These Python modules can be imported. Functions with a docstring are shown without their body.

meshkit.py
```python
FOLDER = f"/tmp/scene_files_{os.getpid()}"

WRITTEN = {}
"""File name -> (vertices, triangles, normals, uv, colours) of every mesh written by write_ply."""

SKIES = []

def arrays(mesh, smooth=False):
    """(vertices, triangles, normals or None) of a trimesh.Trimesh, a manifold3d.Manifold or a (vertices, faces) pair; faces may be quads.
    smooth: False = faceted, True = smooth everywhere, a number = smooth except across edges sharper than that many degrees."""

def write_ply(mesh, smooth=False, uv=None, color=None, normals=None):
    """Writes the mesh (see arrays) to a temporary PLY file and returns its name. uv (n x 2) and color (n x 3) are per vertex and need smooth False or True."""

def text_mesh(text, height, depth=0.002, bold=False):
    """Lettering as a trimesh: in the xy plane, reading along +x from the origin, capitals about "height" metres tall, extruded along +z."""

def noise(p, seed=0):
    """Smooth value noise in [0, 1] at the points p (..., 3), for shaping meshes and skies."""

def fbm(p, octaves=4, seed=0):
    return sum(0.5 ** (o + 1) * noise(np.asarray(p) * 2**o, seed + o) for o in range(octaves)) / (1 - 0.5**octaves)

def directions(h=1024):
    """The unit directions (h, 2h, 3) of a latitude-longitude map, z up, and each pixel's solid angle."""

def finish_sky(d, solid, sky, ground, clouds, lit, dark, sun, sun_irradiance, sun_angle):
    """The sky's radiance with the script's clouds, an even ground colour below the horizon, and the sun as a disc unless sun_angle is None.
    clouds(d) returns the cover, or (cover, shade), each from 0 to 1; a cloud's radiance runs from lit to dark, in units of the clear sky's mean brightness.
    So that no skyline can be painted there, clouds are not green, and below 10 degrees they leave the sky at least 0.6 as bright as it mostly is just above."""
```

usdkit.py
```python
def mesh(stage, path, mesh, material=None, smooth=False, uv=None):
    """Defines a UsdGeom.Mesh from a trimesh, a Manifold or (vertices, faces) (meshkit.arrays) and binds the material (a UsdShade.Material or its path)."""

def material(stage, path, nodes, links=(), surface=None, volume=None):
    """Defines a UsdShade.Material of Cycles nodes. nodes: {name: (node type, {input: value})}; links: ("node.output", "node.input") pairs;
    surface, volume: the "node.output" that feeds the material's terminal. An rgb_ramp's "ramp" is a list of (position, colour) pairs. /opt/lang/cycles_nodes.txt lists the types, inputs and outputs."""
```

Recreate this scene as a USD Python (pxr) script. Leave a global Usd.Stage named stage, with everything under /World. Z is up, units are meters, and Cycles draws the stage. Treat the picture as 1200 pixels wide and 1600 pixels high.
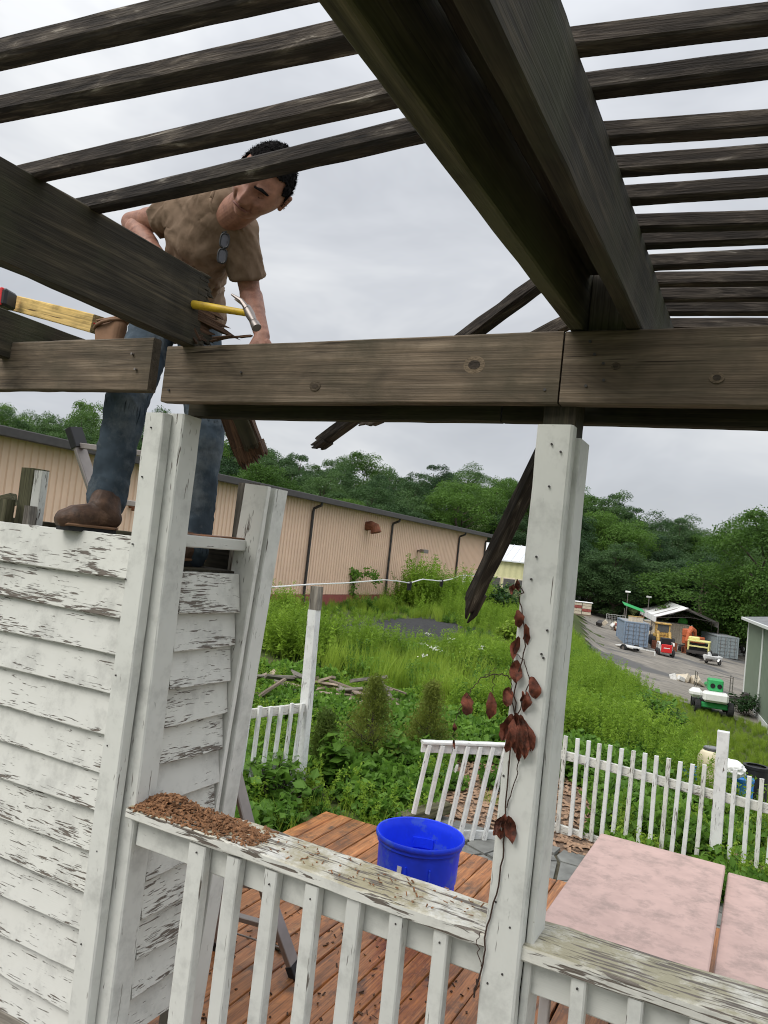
import math, random
import numpy as np, trimesh, usdkit, meshkit
from scipy.spatial import Voronoi
from pxr import Usd, UsdGeom, UsdLux, UsdShade, Gf, Sdf, Vt

stage = Usd.Stage.CreateInMemory()
UsdGeom.SetStageUpAxis(stage, 'Z')
UsdGeom.Xform.Define(stage, '/World')
UsdGeom.Scope.Define(stage, '/World/Looks')
rng = np.random.default_rng(11)
random.seed(11)

# ------------------------------------------------------------------ camera, sky, sun, exposure
YAW, PITCH, ROLL, FOC = math.radians(27.2057), math.radians(3.1132), math.radians(6.2867), 1187.8
EYE = np.array([0.0, 0.0, 1.8])
EXPOSURE = 0.55
SKY_STRENGTH = 0.115
SUN_DIR = np.array([-0.35, -0.72, 0.0])          # towards the sun, behind the photographer
SUN_ELEV = math.radians(48)
FW = np.array([-math.sin(YAW) * math.cos(PITCH), math.cos(YAW) * math.cos(PITCH), math.sin(PITCH)])
_r0 = np.array([math.cos(YAW), math.sin(YAW), 0.0])
_u0 = np.cross(_r0, FW)
RT = _r0 * math.cos(ROLL) + _u0 * math.sin(ROLL)
UP = -_r0 * math.sin(ROLL) + _u0 * math.cos(ROLL)
cam = UsdGeom.Camera.Define(stage, '/World/camera')
cam.CreateHorizontalApertureAttr(36.0)
cam.CreateVerticalApertureAttr(48.0)
cam.CreateFocalLengthAttr(36.0 * FOC / 1200.0)
cam.CreateClippingRangeAttr(Gf.Vec2f(0.05, 5000))
cam.CreateExposureAttr(EXPOSURE)
cam.AddTransformOp().Set(Gf.Matrix4d(*RT, 0, *UP, 0, *(-FW), 0, *EYE, 1))

SUN_DIR[2] = math.tan(SUN_ELEV) * math.hypot(SUN_DIR[0], SUN_DIR[1])
SUN_DIR /= np.linalg.norm(SUN_DIR)
sky_mat = usdkit.material(stage, '/World/Looks/sky', {
    's': ('sky_texture', {'sky_type': 'single_scattering', 'sun_disc': False, 'sun_elevation': SUN_ELEV,
                          'sun_rotation': math.atan2(SUN_DIR[0], SUN_DIR[1]), 'aerosol_density': 1.5}),
    'tc': ('texture_coordinate', {}),
    'sx': ('separate_xyz', {}),
    'cz': ('clamp', {'min': 0.0, 'max': 1.0}),
    'pw': ('math', {'math_type': 'power', 'value2': 2.5}),
    'el': ('map_range', {'from_min': 0.0, 'from_max': 1.0, 'to_min': 0.78, 'to_max': 2.0}),
    'mp': ('mapping', {'scale': (1.0, 1.0, 2.4)}),
    'n': ('noise_texture', {'scale': 3.1, 'detail': 5.0, 'roughness': 0.52, 'distortion': 0.4}),
    'r': ('rgb_ramp', {'ramp': [(0.30, (3.85, 4.0, 4.28)), (0.50, (4.65, 4.8, 5.06)), (0.68, (5.9, 6.0, 6.1))]}),
    'm': ('mix_color', {'blend_type': 'multiply', 'fac': 1.0, 'use_clamp': False}),
    'cc': ('combine_xyz', {}),
    'x': ('mix_color', {'blend_type': 'mix', 'fac': 0.95, 'use_clamp': False}),
    'b': ('background_shader', {'strength': SKY_STRENGTH}),
}, [('tc.generated', 'sx.vector'), ('sx.z', 'cz.value'), ('cz.result', 'pw.value1'), ('pw.value', 'el.value'), ('tc.generated', 'mp.vector'), ('mp.vector', 'n.vector'), ('n.fac', 'r.fac'),
    ('el.result', 'cc.x'), ('el.result', 'cc.y'), ('el.result', 'cc.z'), ('r.color', 'm.a'), ('cc.vector', 'm.b'),
    ('s.color', 'x.a'), ('m.result', 'x.b'), ('x.result', 'b.color')], surface='b.background')
dome = UsdLux.DomeLight.Define(stage, '/World/sky')
dome.CreateIntensityAttr(1.0)
UsdShade.MaterialBindingAPI.Apply(dome.GetPrim()).Bind(sky_mat)
dome.GetPrim().SetCustomDataByKey('kind', 'structure')
sun = UsdLux.DistantLight.Define(stage, '/World/sun')
sun.CreateIntensityAttr(0.40)
sun.CreateAngleAttr(35.0)
sun.CreateNormalizeAttr(True)
sun.CreateColorAttr(Gf.Vec3f(1.0, 0.965, 0.91))
_z = SUN_DIR
_x = np.cross([0, 0, 1.0], _z); _x /= np.linalg.norm(_x)
_y = np.cross(_z, _x)
sun.AddTransformOp().Set(Gf.Matrix4d(*_x, 0, *_y, 0, *_z, 0, 0, 0, 30, 1))

# ------------------------------------------------------------------ helpers
def smooth(t):
    t = np.clip(t, 0, 1)
    return t * t * (3 - 2 * t)

def ray(x, y):
    d = FW * FOC + RT * (x - 600) + UP * (800 - y)
    return d / np.linalg.norm(d)

def at(x, y, X=None, Y=None, Z=None, D=None):
    """The point seen at a pixel of the 1200 x 1600 photograph on a plane of the place."""
    d = ray(x, y)
    if X is not None: t = (X - EYE[0]) / d[0]
    elif Y is not None: t = (Y - EYE[1]) / d[1]
    elif Z is not None: t = (Z - EYE[2]) / d[2]
    else: t = D / (d @ FW)
    return EYE + d * t

COUNT, WORLD = {}, {'/World': np.eye(4)}

def path_for(parent, name):
    k = (parent, name)
    COUNT[k] = COUNT.get(k, 0) + 1
    return f'{parent}/{name}' if COUNT[k] == 1 else f'{parent}/{name}_{COUNT[k]-1:03d}'

def tag(prim, label=None, cat=None, group=None, kind=None):
    for k, v in (('label', label), ('category', cat), ('group', group), ('kind', kind)):
        if v: prim.SetCustomDataByKey(k, v)

def mat4(loc=(0, 0, 0), rotz=0.0, scale=1.0):
    c, s = math.cos(rotz) * scale, math.sin(rotz) * scale
    return np.array([[c, -s, 0, loc[0]], [s, c, 0, loc[1]], [0, 0, scale, loc[2]], [0, 0, 0, 1.0]])

def thing(name, label, cat, loc=(0, 0, 0), rotz=0.0, group=None, kind=None, M=None):
    p = path_for('/World', name)
    x = UsdGeom.Xform.Define(stage, p)
    m = mat4(loc, rotz) if M is None else M
    x.AddTransformOp().Set(Gf.Matrix4d(*m.T.ravel()))
    WORLD[p] = m
    tag(x.GetPrim(), label, cat, group, kind)
    return p

def part(parent, name, mesh, mat, label=None, smooth=False, M=None, local=False, kind=None):
    """A mesh under parent. mesh: in world space, or with M (its world matrix) in its own space, or local=True in the parent's space."""
    p = path_for(parent, name)
    v, f, n = meshkit.arrays(mesh, smooth)
    pw = WORLD[parent]
    if local:
        lm = np.eye(4)
    elif M is None:
        inv = np.linalg.inv(pw)
        v = v @ inv[:3, :3].T + inv[:3, 3]
        if n is not None:
            n = n @ pw[:3, :3]
            n /= np.maximum(np.linalg.norm(n, axis=1, keepdims=True), 1e-9)
        lm = np.eye(4)
    else:
        lm = np.linalg.inv(pw) @ M
    m = UsdGeom.Mesh.Define(stage, p)
    m.CreatePointsAttr(Vt.Vec3fArray.FromNumpy(np.ascontiguousarray(v, np.float32)))
    m.CreateFaceVertexCountsAttr(Vt.IntArray.FromNumpy(np.full(len(f), 3, np.int32)))
    m.CreateFaceVertexIndicesAttr(Vt.IntArray.FromNumpy(np.ascontiguousarray(f, np.int32).ravel()))
    m.CreateSubdivisionSchemeAttr('none')
    if n is not None:
        m.CreateNormalsAttr(Vt.Vec3fArray.FromNumpy(np.ascontiguousarray(n, np.float32)))
        m.SetNormalsInterpolation('vertex')
    if not np.allclose(lm, np.eye(4)):
        m.AddTransformOp().Set(Gf.Matrix4d(*lm.T.ravel()))
    WORLD[p] = pw @ lm
    UsdShade.MaterialBindingAPI.Apply(m.GetPrim()).Bind(UsdShade.Material.Get(stage, '/World/Looks/' + mat))
    tag(m.GetPrim(), label, None, None, kind)
    return p

def top(name, mesh, mat, label=None, cat=None, group=None, kind=None, smooth=False, M=None):
    p = part('/World', name, mesh, mat, label, smooth, M, False, kind)
    tag(stage.GetPrimAtPath(p), label, cat, group, kind)
    return p

def copy_of(src, M, label=None, group=None):
    base = src.rsplit('/', 1)[1]
    if base[-4:-3] == '_' and base[-3:].isdigit(): base = base[:-4]
    p = path_for('/World', base)
    x = UsdGeom.Xform.Define(stage, p)
    x.GetPrim().GetReferences().AddInternalReference(src)
    x.GetPrim().SetInstanceable(True)
    x.ClearXformOpOrder()
    x.AddTransformOp().Set(Gf.Matrix4d(*M.T.ravel()))
    tag(x.GetPrim(), label, None, group)
    return p

def cat_mesh(ms):
    vs, fs, o = [], [], 0
    for m in ms:
        v, f, _ = meshkit.arrays(m)
        vs.append(v); fs.append(f + o); o += len(v)
    return trimesh.Trimesh(np.vstack(vs), np.vstack(fs), process=False)

def box(x0, y0, z0, x1, y1, z1, ch=0.0):
    """An axis-aligned box with chamfered edges."""
    b = trimesh.creation.box(extents=(x1 - x0, y1 - y0, z1 - z0))
    if ch > 0:
        h = np.array([x1 - x0, y1 - y0, z1 - z0]) / 2
        pts = []
        for s in np.ndindex(2, 2, 2):
            sg = np.array(s) * 2 - 1
            for k in range(3):
                q = h - ch; q[k] = h[k]
                pts.append(q * sg)
        b = trimesh.convex.convex_hull(np.array(pts))
    b.apply_translation(((x0 + x1) / 2, (y0 + y1) / 2, (z0 + z1) / 2))
    return b

def frame(A, B, up=(0, 0, 1)):
    A, B = np.asarray(A, float), np.asarray(B, float)
    x = B - A; L = np.linalg.norm(x); x /= L
    y = np.cross(up, x)
    if np.linalg.norm(y) < 1e-6: y = np.cross((0, 1, 0), x)
    y /= np.linalg.norm(y)
    z = np.cross(x, y)
    M = np.eye(4)
    M[:3, 0], M[:3, 1], M[:3, 2], M[:3, 3] = x, y, z, (A + B) / 2
    return M, L

def board(A, B, w, h, up=(0, 0, 1), ch=0.004, warp=0.0012, seed=0, jag=(0, 0), sag=0.0, taper=1.0):
    """A timber from A to B (centre line): w across, h along up. jag: length of the splinters at its two ends."""
    M, L = frame(A, B, up)
    g = np.random.default_rng(seed + 1)
    ns = int(max(2, min(40, L / 0.08)))
    xs = np.linspace(-L / 2, L / 2, ns + 1)
    c = min(ch, w * .3, h * .3)
    ring = np.array([(-w/2 + c, -h/2), (w/2 - c, -h/2), (w/2, -h/2 + c), (w/2, h/2 - c), (w/2 - c, h/2), (-w/2 + c, h/2), (-w/2, h/2 - c), (-w/2, -h/2 + c)])
    V = []
    ph = g.uniform(0, 6, 6)
    for i, x in enumerate(xs):
        t = (x + L / 2) / L
        k = 1 + (taper - 1) * t
        bow = sag * math.sin(math.pi * t) + warp * 2.0 * math.sin(x * 3.1 + ph[0])
        off = np.array([warp * 2.0 * math.sin(x * 2.3 + ph[1]), bow])
        V.append(np.c_[np.full(8, x), ring * k + off + g.normal(0, warp * 0.45, (8, 2))])
    V = np.vstack(V)
    F = []
    for i in range(ns):
        for j in range(8):
            a, b = i * 8 + j, i * 8 + (j + 1) % 8
            F += [(a, b, a + 8), (b, b + 8, a + 8)]
    for e, base, sgn in ((0, 0, 1), (1, ns * 8, -1)):
        idx = [base + j for j in range(8)]
        for j in range(1, 7):
            F.append((idx[0], idx[j], idx[j + 1]) if sgn < 0 else (idx[0], idx[j + 1], idx[j]))
    ms = [trimesh.Trimesh(V, np.array(F), process=False)]
    for e in (0, 1):
        if jag[e] > 0:
            ny, nz = max(2, int(w / 0.014)), max(3, int(h / 0.013))
            sx = -1 if e == 0 else 1
            prof = g.uniform(0.15, 1.0, nz); prof = np.convolve(np.r_[prof[0], prof, prof[-1]], [.25, .5, .25], 'valid')
            for iy in range(ny):
                for iz in range(nz):
                    l = jag[e] * prof[iz] * g.uniform(0.45, 1.1)
                    y0, y1 = -w/2 + w * iy / ny, -w/2 + w * (iy + 1) / ny
                    z0, z1 = -h/2 + h * iz / nz, -h/2 + h * (iz + 1) / nz
                    ym, zm = g.uniform(y0, y1), g.uniform(z0, z1)
                    x0, x1 = sx * (L / 2 - 0.03), sx * (L / 2 + l)
                    q = .18
                    P = [(x0, y0, z0), (x0, y1, z0), (x0, y1, z1), (x0, y0, z1)]
                    xm = sx * (L / 2 + l * .55)
                    P += [(xm, y0, z0), (xm, y1, z0), (xm, y1, z1), (xm, y0, z1)]
                    P += [(x1, ym - q * w / ny, zm), (x1, ym + q * w / ny, zm + .002)]
                    ms.append(trimesh.convex.convex_hull(np.array(P) + g.normal(0, .0008, (10, 3))))
    m = cat_mesh(ms) if len(ms) > 1 else ms[0]
    return m, M

def add_board(parent, name, A, B, w, h, mat, up=(0, 0, 1), label=None, **k):
    k.setdefault('seed', COUNT.get('bs', 0)); COUNT['bs'] = COUNT.get('bs', 0) + 1
    m, M = board(A, B, w, h, up, **k)
    return part(parent, name, m, mat, label, False, M)

def top_board(name, A, B, w, h, mat, label, cat, group=None, up=(0, 0, 1), **k):
    k.setdefault('seed', COUNT.get('bs', 0)); COUNT['bs'] = COUNT.get('bs', 0) + 1
    m, M = board(A, B, w, h, up, **k)
    return top(name, m, mat, label, cat, group, None, False, M)

def tube(pts, r, n=8, cap=True):
    pts = np.asarray(pts, float)
    rr = np.broadcast_to(np.asarray(r, float), (len(pts),))
    d = np.gradient(pts, axis=0)
    d /= np.maximum(np.linalg.norm(d, axis=1, keepdims=True), 1e-9)
    ref = np.array([0, 0, 1.0]) if abs(d[0][2]) < .9 else np.array([1.0, 0, 0])
    V, F = [], []
    u = np.cross(d[0], ref); u /= np.linalg.norm(u)
    for i in range(len(pts)):
        u = u - d[i] * (u @ d[i]); u /= max(np.linalg.norm(u), 1e-9)
        w = np.cross(d[i], u)
        for j in range(n):
            a = 2 * math.pi * j / n
            V.append(pts[i] + rr[i] * (math.cos(a) * u + math.sin(a) * w))
    for i in range(len(pts) - 1):
        for j in range(n):
            a, b = i * n + j, i * n + (j + 1) % n
            F += [(a, b, a + n), (b, b + n, a + n)]
    if cap:
        for j in range(1, n - 1):
            F.append((0, j + 1, j))
            o = (len(pts) - 1) * n
            F.append((o, o + j, o + j + 1))
    return trimesh.Trimesh(np.array(V), np.array(F), process=False)

def lathe(profile, n=32, center=(0, 0, 0)):
    pr = np.asarray(profile, float)
    V, F = [], []
    for k in range(n):
        a = 2 * math.pi * k / n
        V.append(np.c_[pr[:, 0] * math.cos(a), pr[:, 0] * math.sin(a), pr[:, 1]])
    V = np.vstack(V) + np.asarray(center)
    m = len(pr)
    for k in range(n):
        k2 = (k + 1) % n
        for i in range(m - 1):
            a, b, c, d = k * m + i, k2 * m + i, k2 * m + i + 1, k * m + i + 1
            F += [(a, b, c), (a, c, d)]
    return trimesh.Trimesh(V, np.array(F), process=False)

def xf(mesh, M):
    v, f, _ = meshkit.arrays(mesh)
    return trimesh.Trimesh(v @ M[:3, :3].T + M[:3, 3], f, process=False)

def prism(poly, z0, z1):
    """An extruded outline (list of x, y), convex or not."""
    from shapely.geometry import Polygon
    m = trimesh.creation.extrude_polygon(Polygon(poly).buffer(0), z1 - z0, engine='earcut')
    m.apply_translation((0, 0, z0))
    return m

def side_prism(poly, x0, x1):
    """An outline of (y, z) extruded along x."""
    m = prism(poly, x0, x1)
    v = m.vertices
    return trimesh.Trimesh(np.c_[v[:, 2], v[:, 0], v[:, 1]], m.faces, process=False)

# ------------------------------------------------------------------ materials
def mk(name, nodes, links, surface='p.BSDF', volume=None):
    return usdkit.material(stage, '/World/Looks/' + name, nodes, links, surface=surface, volume=volume)

def _coords():
    nodes = {'tc': ('texture_coordinate', {}), 'oi': ('object_info', {}),
             'r1': ('math', {'math_type': 'multiply', 'value2': 37.0}), 'r2': ('math', {'math_type': 'multiply', 'value2': 19.0}),
             'cx': ('combine_xyz', {}), 'vo': ('vector_math', {'math_type': 'add'})}
    links = [('oi.random', 'r1.value1'), ('oi.random', 'r2.value1'), ('r1.value', 'cx.x'), ('r2.value', 'cx.y'), ('r1.value', 'cx.z'),
             ('tc.object', 'vo.vector1'), ('cx.vector', 'vo.vector2')]
    return nodes, links

def wood(name, ramp, stretch=(1.6, 26, 26), blotch=None, blotch_at=(0.45, 0.62), blotch_scale=2.2, rough=0.82, bump=0.5, bump_d=0.004, vary=0.25, spec=0.3):
    n, l = _coords()
    n.update({
        'mp': ('mapping', {'scale': stretch}),
        'n1': ('noise_texture', {'scale': 1.0, 'detail': 7.0, 'roughness': 0.62, 'distortion': 0.9}),
        'rp': ('rgb_ramp', {'ramp': ramp}),
        'mf': ('mapping', {'scale': (stretch[0] * 2.0, stretch[1] * 7, stretch[2] * 7)}),
        'n3': ('noise_texture', {'scale': 1.0, 'detail': 4.0, 'roughness': 0.6}),
        'r3': ('rgb_ramp', {'ramp': [(0.30, (0.50, 0.50, 0.50)), (0.50, (0.95, 0.95, 0.95)), (0.75, (1.25, 1.25, 1.25))]}),
        'm3': ('mix_color', {'blend_type': 'multiply', 'fac': 1.0, 'use_clamp': False}),
        'hv': ('map_range', {'from_min': 0.0, 'from_max': 1.0, 'to_min': 1 - vary, 'to_max': 1 + vary}),
        'cv': ('combine_xyz', {}),
        'm4': ('mix_color', {'blend_type': 'multiply', 'fac': 1.0, 'use_clamp': False}),
        'm5': ('mapping', {'scale': (3.0, 11, 11)}),
        'n5': ('noise_texture', {'scale': 1.0, 'detail': 4.0, 'roughness': 0.6, 'distortion': 1.5}),
        'r5': ('rgb_ramp', {'ramp': [(0.30, (0.62, 0.62, 0.62)), (0.5, (1, 1, 1)), (0.72, (1.35, 1.33, 1.3))]}),
        'x5': ('mix_color', {'blend_type': 'multiply', 'fac': 1.0, 'use_clamp': False}),
        'm6': ('mapping', {'scale': (2.2, 75, 75)}),
        'n6': ('noise_texture', {'scale': 1.0, 'detail': 3.0, 'roughness': 0.55, 'distortion': 0.5}),
        'r6': ('rgb_ramp', {'ramp': [(0.30, (0.22, 0.20, 0.18)), (0.345, (1, 1, 1))]}),
        'x6': ('mix_color', {'blend_type': 'multiply', 'fac': 1.0, 'use_clamp': False}),
        'ad': ('math', {'math_type': 'add'}),
        'bp': ('bump', {'strength': bump, 'distance': bump_d}),
        'p': ('principled_bsdf', {'roughness': rough, 'specular_ior_level': spec}),
    })
    l += [('vo.vector', 'mp.vector'), ('mp.vector', 'n1.vector'), ('n1.fac', 'rp.fac'), ('vo.vector', 'mf.vector'), ('mf.vector', 'n3.vector'), ('n3.fac', 'r3.fac'),
          ('rp.color', 'm3.a'), ('r3.color', 'm3.b'), ('oi.random', 'hv.value'), ('hv.result', 'cv.x'), ('hv.result', 'cv.y'), ('hv.result', 'cv.z'),
          ('n1.fac', 'ad.value1'), ('n3.fac', 'ad.value2'), ('ad.value', 'bp.height'), ('bp.normal', 'p.normal')]
    l += [('vo.vector', 'm5.vector'), ('m5.vector', 'n5.vector'), ('n5.fac', 'r5.fac'), ('m3.result', 'x5.a'), ('r5.color', 'x5.b'),
          ('vo.vector', 'm6.vector'), ('m6.vector', 'n6.vector'), ('n6.fac', 'r6.fac'), ('x5.result', 'x6.a'), ('r6.color', 'x6.b')]
    src = 'x6.result'
    if blotch is not None:
        n.update({'nb': ('noise_texture', {'scale': blotch_scale, 'detail': 5.0, 'roughness': 0.65}),
                  'rb': ('rgb_ramp', {'ramp': [(blotch_at[0], (0, 0, 0)), (blotch_at[1], (1, 1, 1))]}),
                  'sb': ('separate_xyz', {}),
                  'mb': ('mix_color', {'blend_type': 'mix', 'b': blotch, 'use_clamp': False})})
        l += [('vo.vector', 'nb.vector'), ('nb.fac', 'rb.fac'), ('rb.color', 'sb.vector'), ('sb.x', 'mb.fac'), (src, 'mb.a')]
        src = 'mb.result'
    l += [(src, 'm4.a'), ('cv.vector', 'm4.b'), ('m4.result', 'p.base_color')]
    mk(name, n, l)

def paint(name, base=(0.615, 0.62, 0.575), under=((0.085, 0.070, 0.056), (0.20, 0.172, 0.145)), t=0.36, edge=0.0, stretch=(15, 190, 190), moss=0.0, mossc=(0.23, 0.20, 0.06), rough=0.55, zflip=1, half=0.07):
    """White paint over old wood. t: threshold of the flakes (higher = more bare wood); edge: more of them towards the lower edge; moss: green-brown growth on upward faces."""
    n, l = _coords()
    n.update({
        'mp': ('mapping', {'scale': stretch}),
        'n1': ('noise_texture', {'scale': 1.0, 'detail': 3.0, 'roughness': 0.55, 'distortion': 0.5}),
        'm2': ('mapping', {'scale': (3.2, 13, 13)}),
        'n2': ('noise_texture', {'scale': 1.0, 'detail': 5.0, 'roughness': 0.62, 'distortion': 0.8}),
        'ma': ('math', {'math_type': 'multiply_add', 'value2': 0.60}),
        'mb': ('math', {'math_type': 'multiply', 'value2': 0.40}),
        'sx': ('separate_xyz', {}),
        'eg': ('map_range', {'from_min': 0.25 * half, 'from_max': half, 'to_min': 0.0, 'to_max': edge, 'clamp': True}),
        'ne': ('math', {'math_type': 'multiply', 'value2': -1.0 * zflip}),
        'su': ('math', {'math_type': 'subtract'}),
        'rm': ('rgb_ramp', {'ramp': [(t - 0.004, (1, 1, 1)), (t + 0.014, (0, 0, 0))]}),
        'sm': ('separate_xyz', {}),
        'wm': ('mapping', {'scale': (stretch[0] * .8, stretch[1] * 3, stretch[2] * 3)}),
        'wn': ('noise_texture', {'scale': 1.0, 'detail': 4.0}),
        'wr': ('rgb_ramp', {'ramp': [(0.3, under[0]), (0.7, under[1])]}),
        'gn': ('noise_texture', {'scale': 7.0, 'detail': 6.0, 'roughness': 0.7}),
        'gr': ('rgb_ramp', {'ramp': [(0.27, tuple(0.70 * b for b in base)), (0.5, base), (0.8, tuple(min(.82, 1.05 * b) for b in base))]}),
        'sp': ('noise_texture', {'scale': 55.0, 'detail': 3.0}),
        'sr': ('rgb_ramp', {'ramp': [(0.20, (0.70, 0.68, 0.64)), (0.27, (1, 1, 1))]}),
        'gm': ('mix_color', {'blend_type': 'multiply', 'fac': 1.0}),
        'mx': ('mix_color', {'blend_type': 'mix'}),
        'iv': ('math', {'math_type': 'subtract', 'value1': 1.0}),
        'fl': ('math', {'math_type': 'multiply_add', 'value2': 0.12}),
        'bp': ('bump', {'strength': 0.75, 'distance': 0.004}),
        'p': ('principled_bsdf', {'roughness': rough, 'specular_ior_level': 0.35}),
    })
    l += [('vo.vector', 'mp.vector'), ('mp.vector', 'n1.vector'), ('vo.vector', 'm2.vector'), ('m2.vector', 'n2.vector'), ('n2.fac', 'mb.value1'), ('n1.fac', 'ma.value1'), ('mb.value', 'ma.value3'),
          ('tc.object', 'sx.vector'), ('sx.z', 'ne.value1'), ('ne.value', 'eg.value'), ('ma.value', 'su.value1'), ('eg.result', 'su.value2'), ('su.value', 'rm.fac'), ('rm.color', 'sm.vector'),
          ('vo.vector', 'wm.vector'), ('wm.vector', 'wn.vector'), ('wn.fac', 'wr.fac'), ('vo.vector', 'gn.vector'), ('gn.fac', 'gr.fac'), ('vo.vector', 'sp.vector'), ('sp.fac', 'sr.fac'),
          ('gr.color', 'gm.a'), ('sr.color', 'gm.b')]
    src = 'gm.result'
    if moss > 0:
        n.update({'ge': ('geometry', {}), 'nz': ('separate_xyz', {}),
                  'nm': ('noise_texture', {'scale': 6.0, 'detail': 7.0, 'roughness': 0.75}),
                  'mr': ('rgb_ramp', {'ramp': [(0.60 - 0.3 * moss, (0, 0, 0)), (0.78 - 0.3 * moss, (1, 1, 1))]}),
                  'ms': ('separate_xyz', {}), 'mm': ('math', {'math_type': 'multiply', 'use_clamp': True}),
                  'mu': ('math', {'math_type': 'multiply', 'value2': 0.75}),
                  'mc': ('mix_color', {'blend_type': 'mix', 'b': mossc})})
        l += [('ge.normal', 'nz.vector'), ('vo.vector', 'nm.vector'), ('nm.fac', 'mr.fac'), ('mr.color', 'ms.vector'), ('ms.x', 'mm.value1'), ('nz.z', 'mm.value2'),
              ('mm.value', 'mu.value1'), ('mu.value', 'mc.fac'), (src, 'mc.a')]
        src = 'mc.result'
    l += [(src, 'mx.a'), ('wr.color', 'mx.b'), ('sm.x', 'mx.fac'), ('mx.result', 'p.base_color'), ('sm.x', 'iv.value2'), ('wn.fac', 'fl.value1'), ('iv.value', 'fl.value3'), ('fl.value', 'bp.height'), ('bp.normal', 'p.normal')]
    mk(name, n, l)

def plain(name, col, rough=0.6, metal=0.0, var=0.15, scale=6.0, spec=0.4, bump=0.0, dirt=None, dirt_at=(0.55, 0.7)):
    """Paint, plastic, cloth, rubber: one colour with mild mottling and, if asked, dirt."""
    n, l = _coords()
    lo, hi = tuple(c * (1 - var) for c in col), tuple(min(1, c * (1 + var)) for c in col)
    n.update({'n': ('noise_texture', {'scale': scale, 'detail': 5.0, 'roughness': 0.6}), 'r': ('rgb_ramp', {'ramp': [(0.3, lo), (0.7, hi)]}),
              'p': ('principled_bsdf', {'roughness': rough, 'metallic': metal, 'specular_ior_level': spec})})
    l += [('vo.vector', 'n.vector'), ('n.fac', 'r.fac')]
    src = 'r.color'
    if dirt:
        n.update({'dn': ('noise_texture', {'scale': scale * .6 + 1, 'detail': 7.0, 'roughness': 0.7}), 'dr': ('rgb_ramp', {'ramp': [(dirt_at[0], (0, 0, 0)), (dirt_at[1], (1, 1, 1))]}),
                  'ds': ('separate_xyz', {}), 'dm': ('mix_color', {'b': dirt})})
        l += [('vo.vector', 'dn.vector'), ('dn.fac', 'dr.fac'), ('dr.color', 'ds.vector'), ('ds.x', 'dm.fac'), (src, 'dm.a')]
        src = 'dm.result'
    l += [(src, 'p.base_color')]
    if bump:
        n['bp'] = ('bump', {'strength': bump, 'distance': 0.01}); l += [('n.fac', 'bp.height'), ('bp.normal', 'p.normal')]
    mk(name, n, l)

def foliage(name, lo, hi, trans=0.35, scale=0.35, rough=0.55):
    mk(name, {'g': ('geometry', {}), 'oi': ('object_info', {}), 'n': ('noise_texture', {'scale': scale, 'detail': 3.0}),
              'a': ('math', {'math_type': 'multiply_add', 'value2': 0.5}), 'b': ('math', {'math_type': 'multiply', 'value2': 0.3}), 'c': ('math', {'math_type': 'multiply_add', 'value2': 0.3}),
              'r': ('rgb_ramp', {'ramp': [(0.25, lo), (0.8, hi)]}),
              'p': ('principled_bsdf', {'roughness': rough, 'specular_ior_level': 0.25}), 't': ('translucent_bsdf', {}), 'm': ('mix_closure', {'fac': trans})},
       [('g.position', 'n.vector'), ('g.random_per_island', 'b.value1'), ('oi.random', 'c.value1'), ('b.value', 'c.value3'), ('n.fac', 'a.value1'), ('c.value', 'a.value3'), ('a.value', 'r.fac'),
        ('r.color', 'p.base_color'), ('r.color', 't.color'), ('p.BSDF', 'm.closure1'), ('t.BSDF', 'm.closure2')], surface='m.closure')

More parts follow.
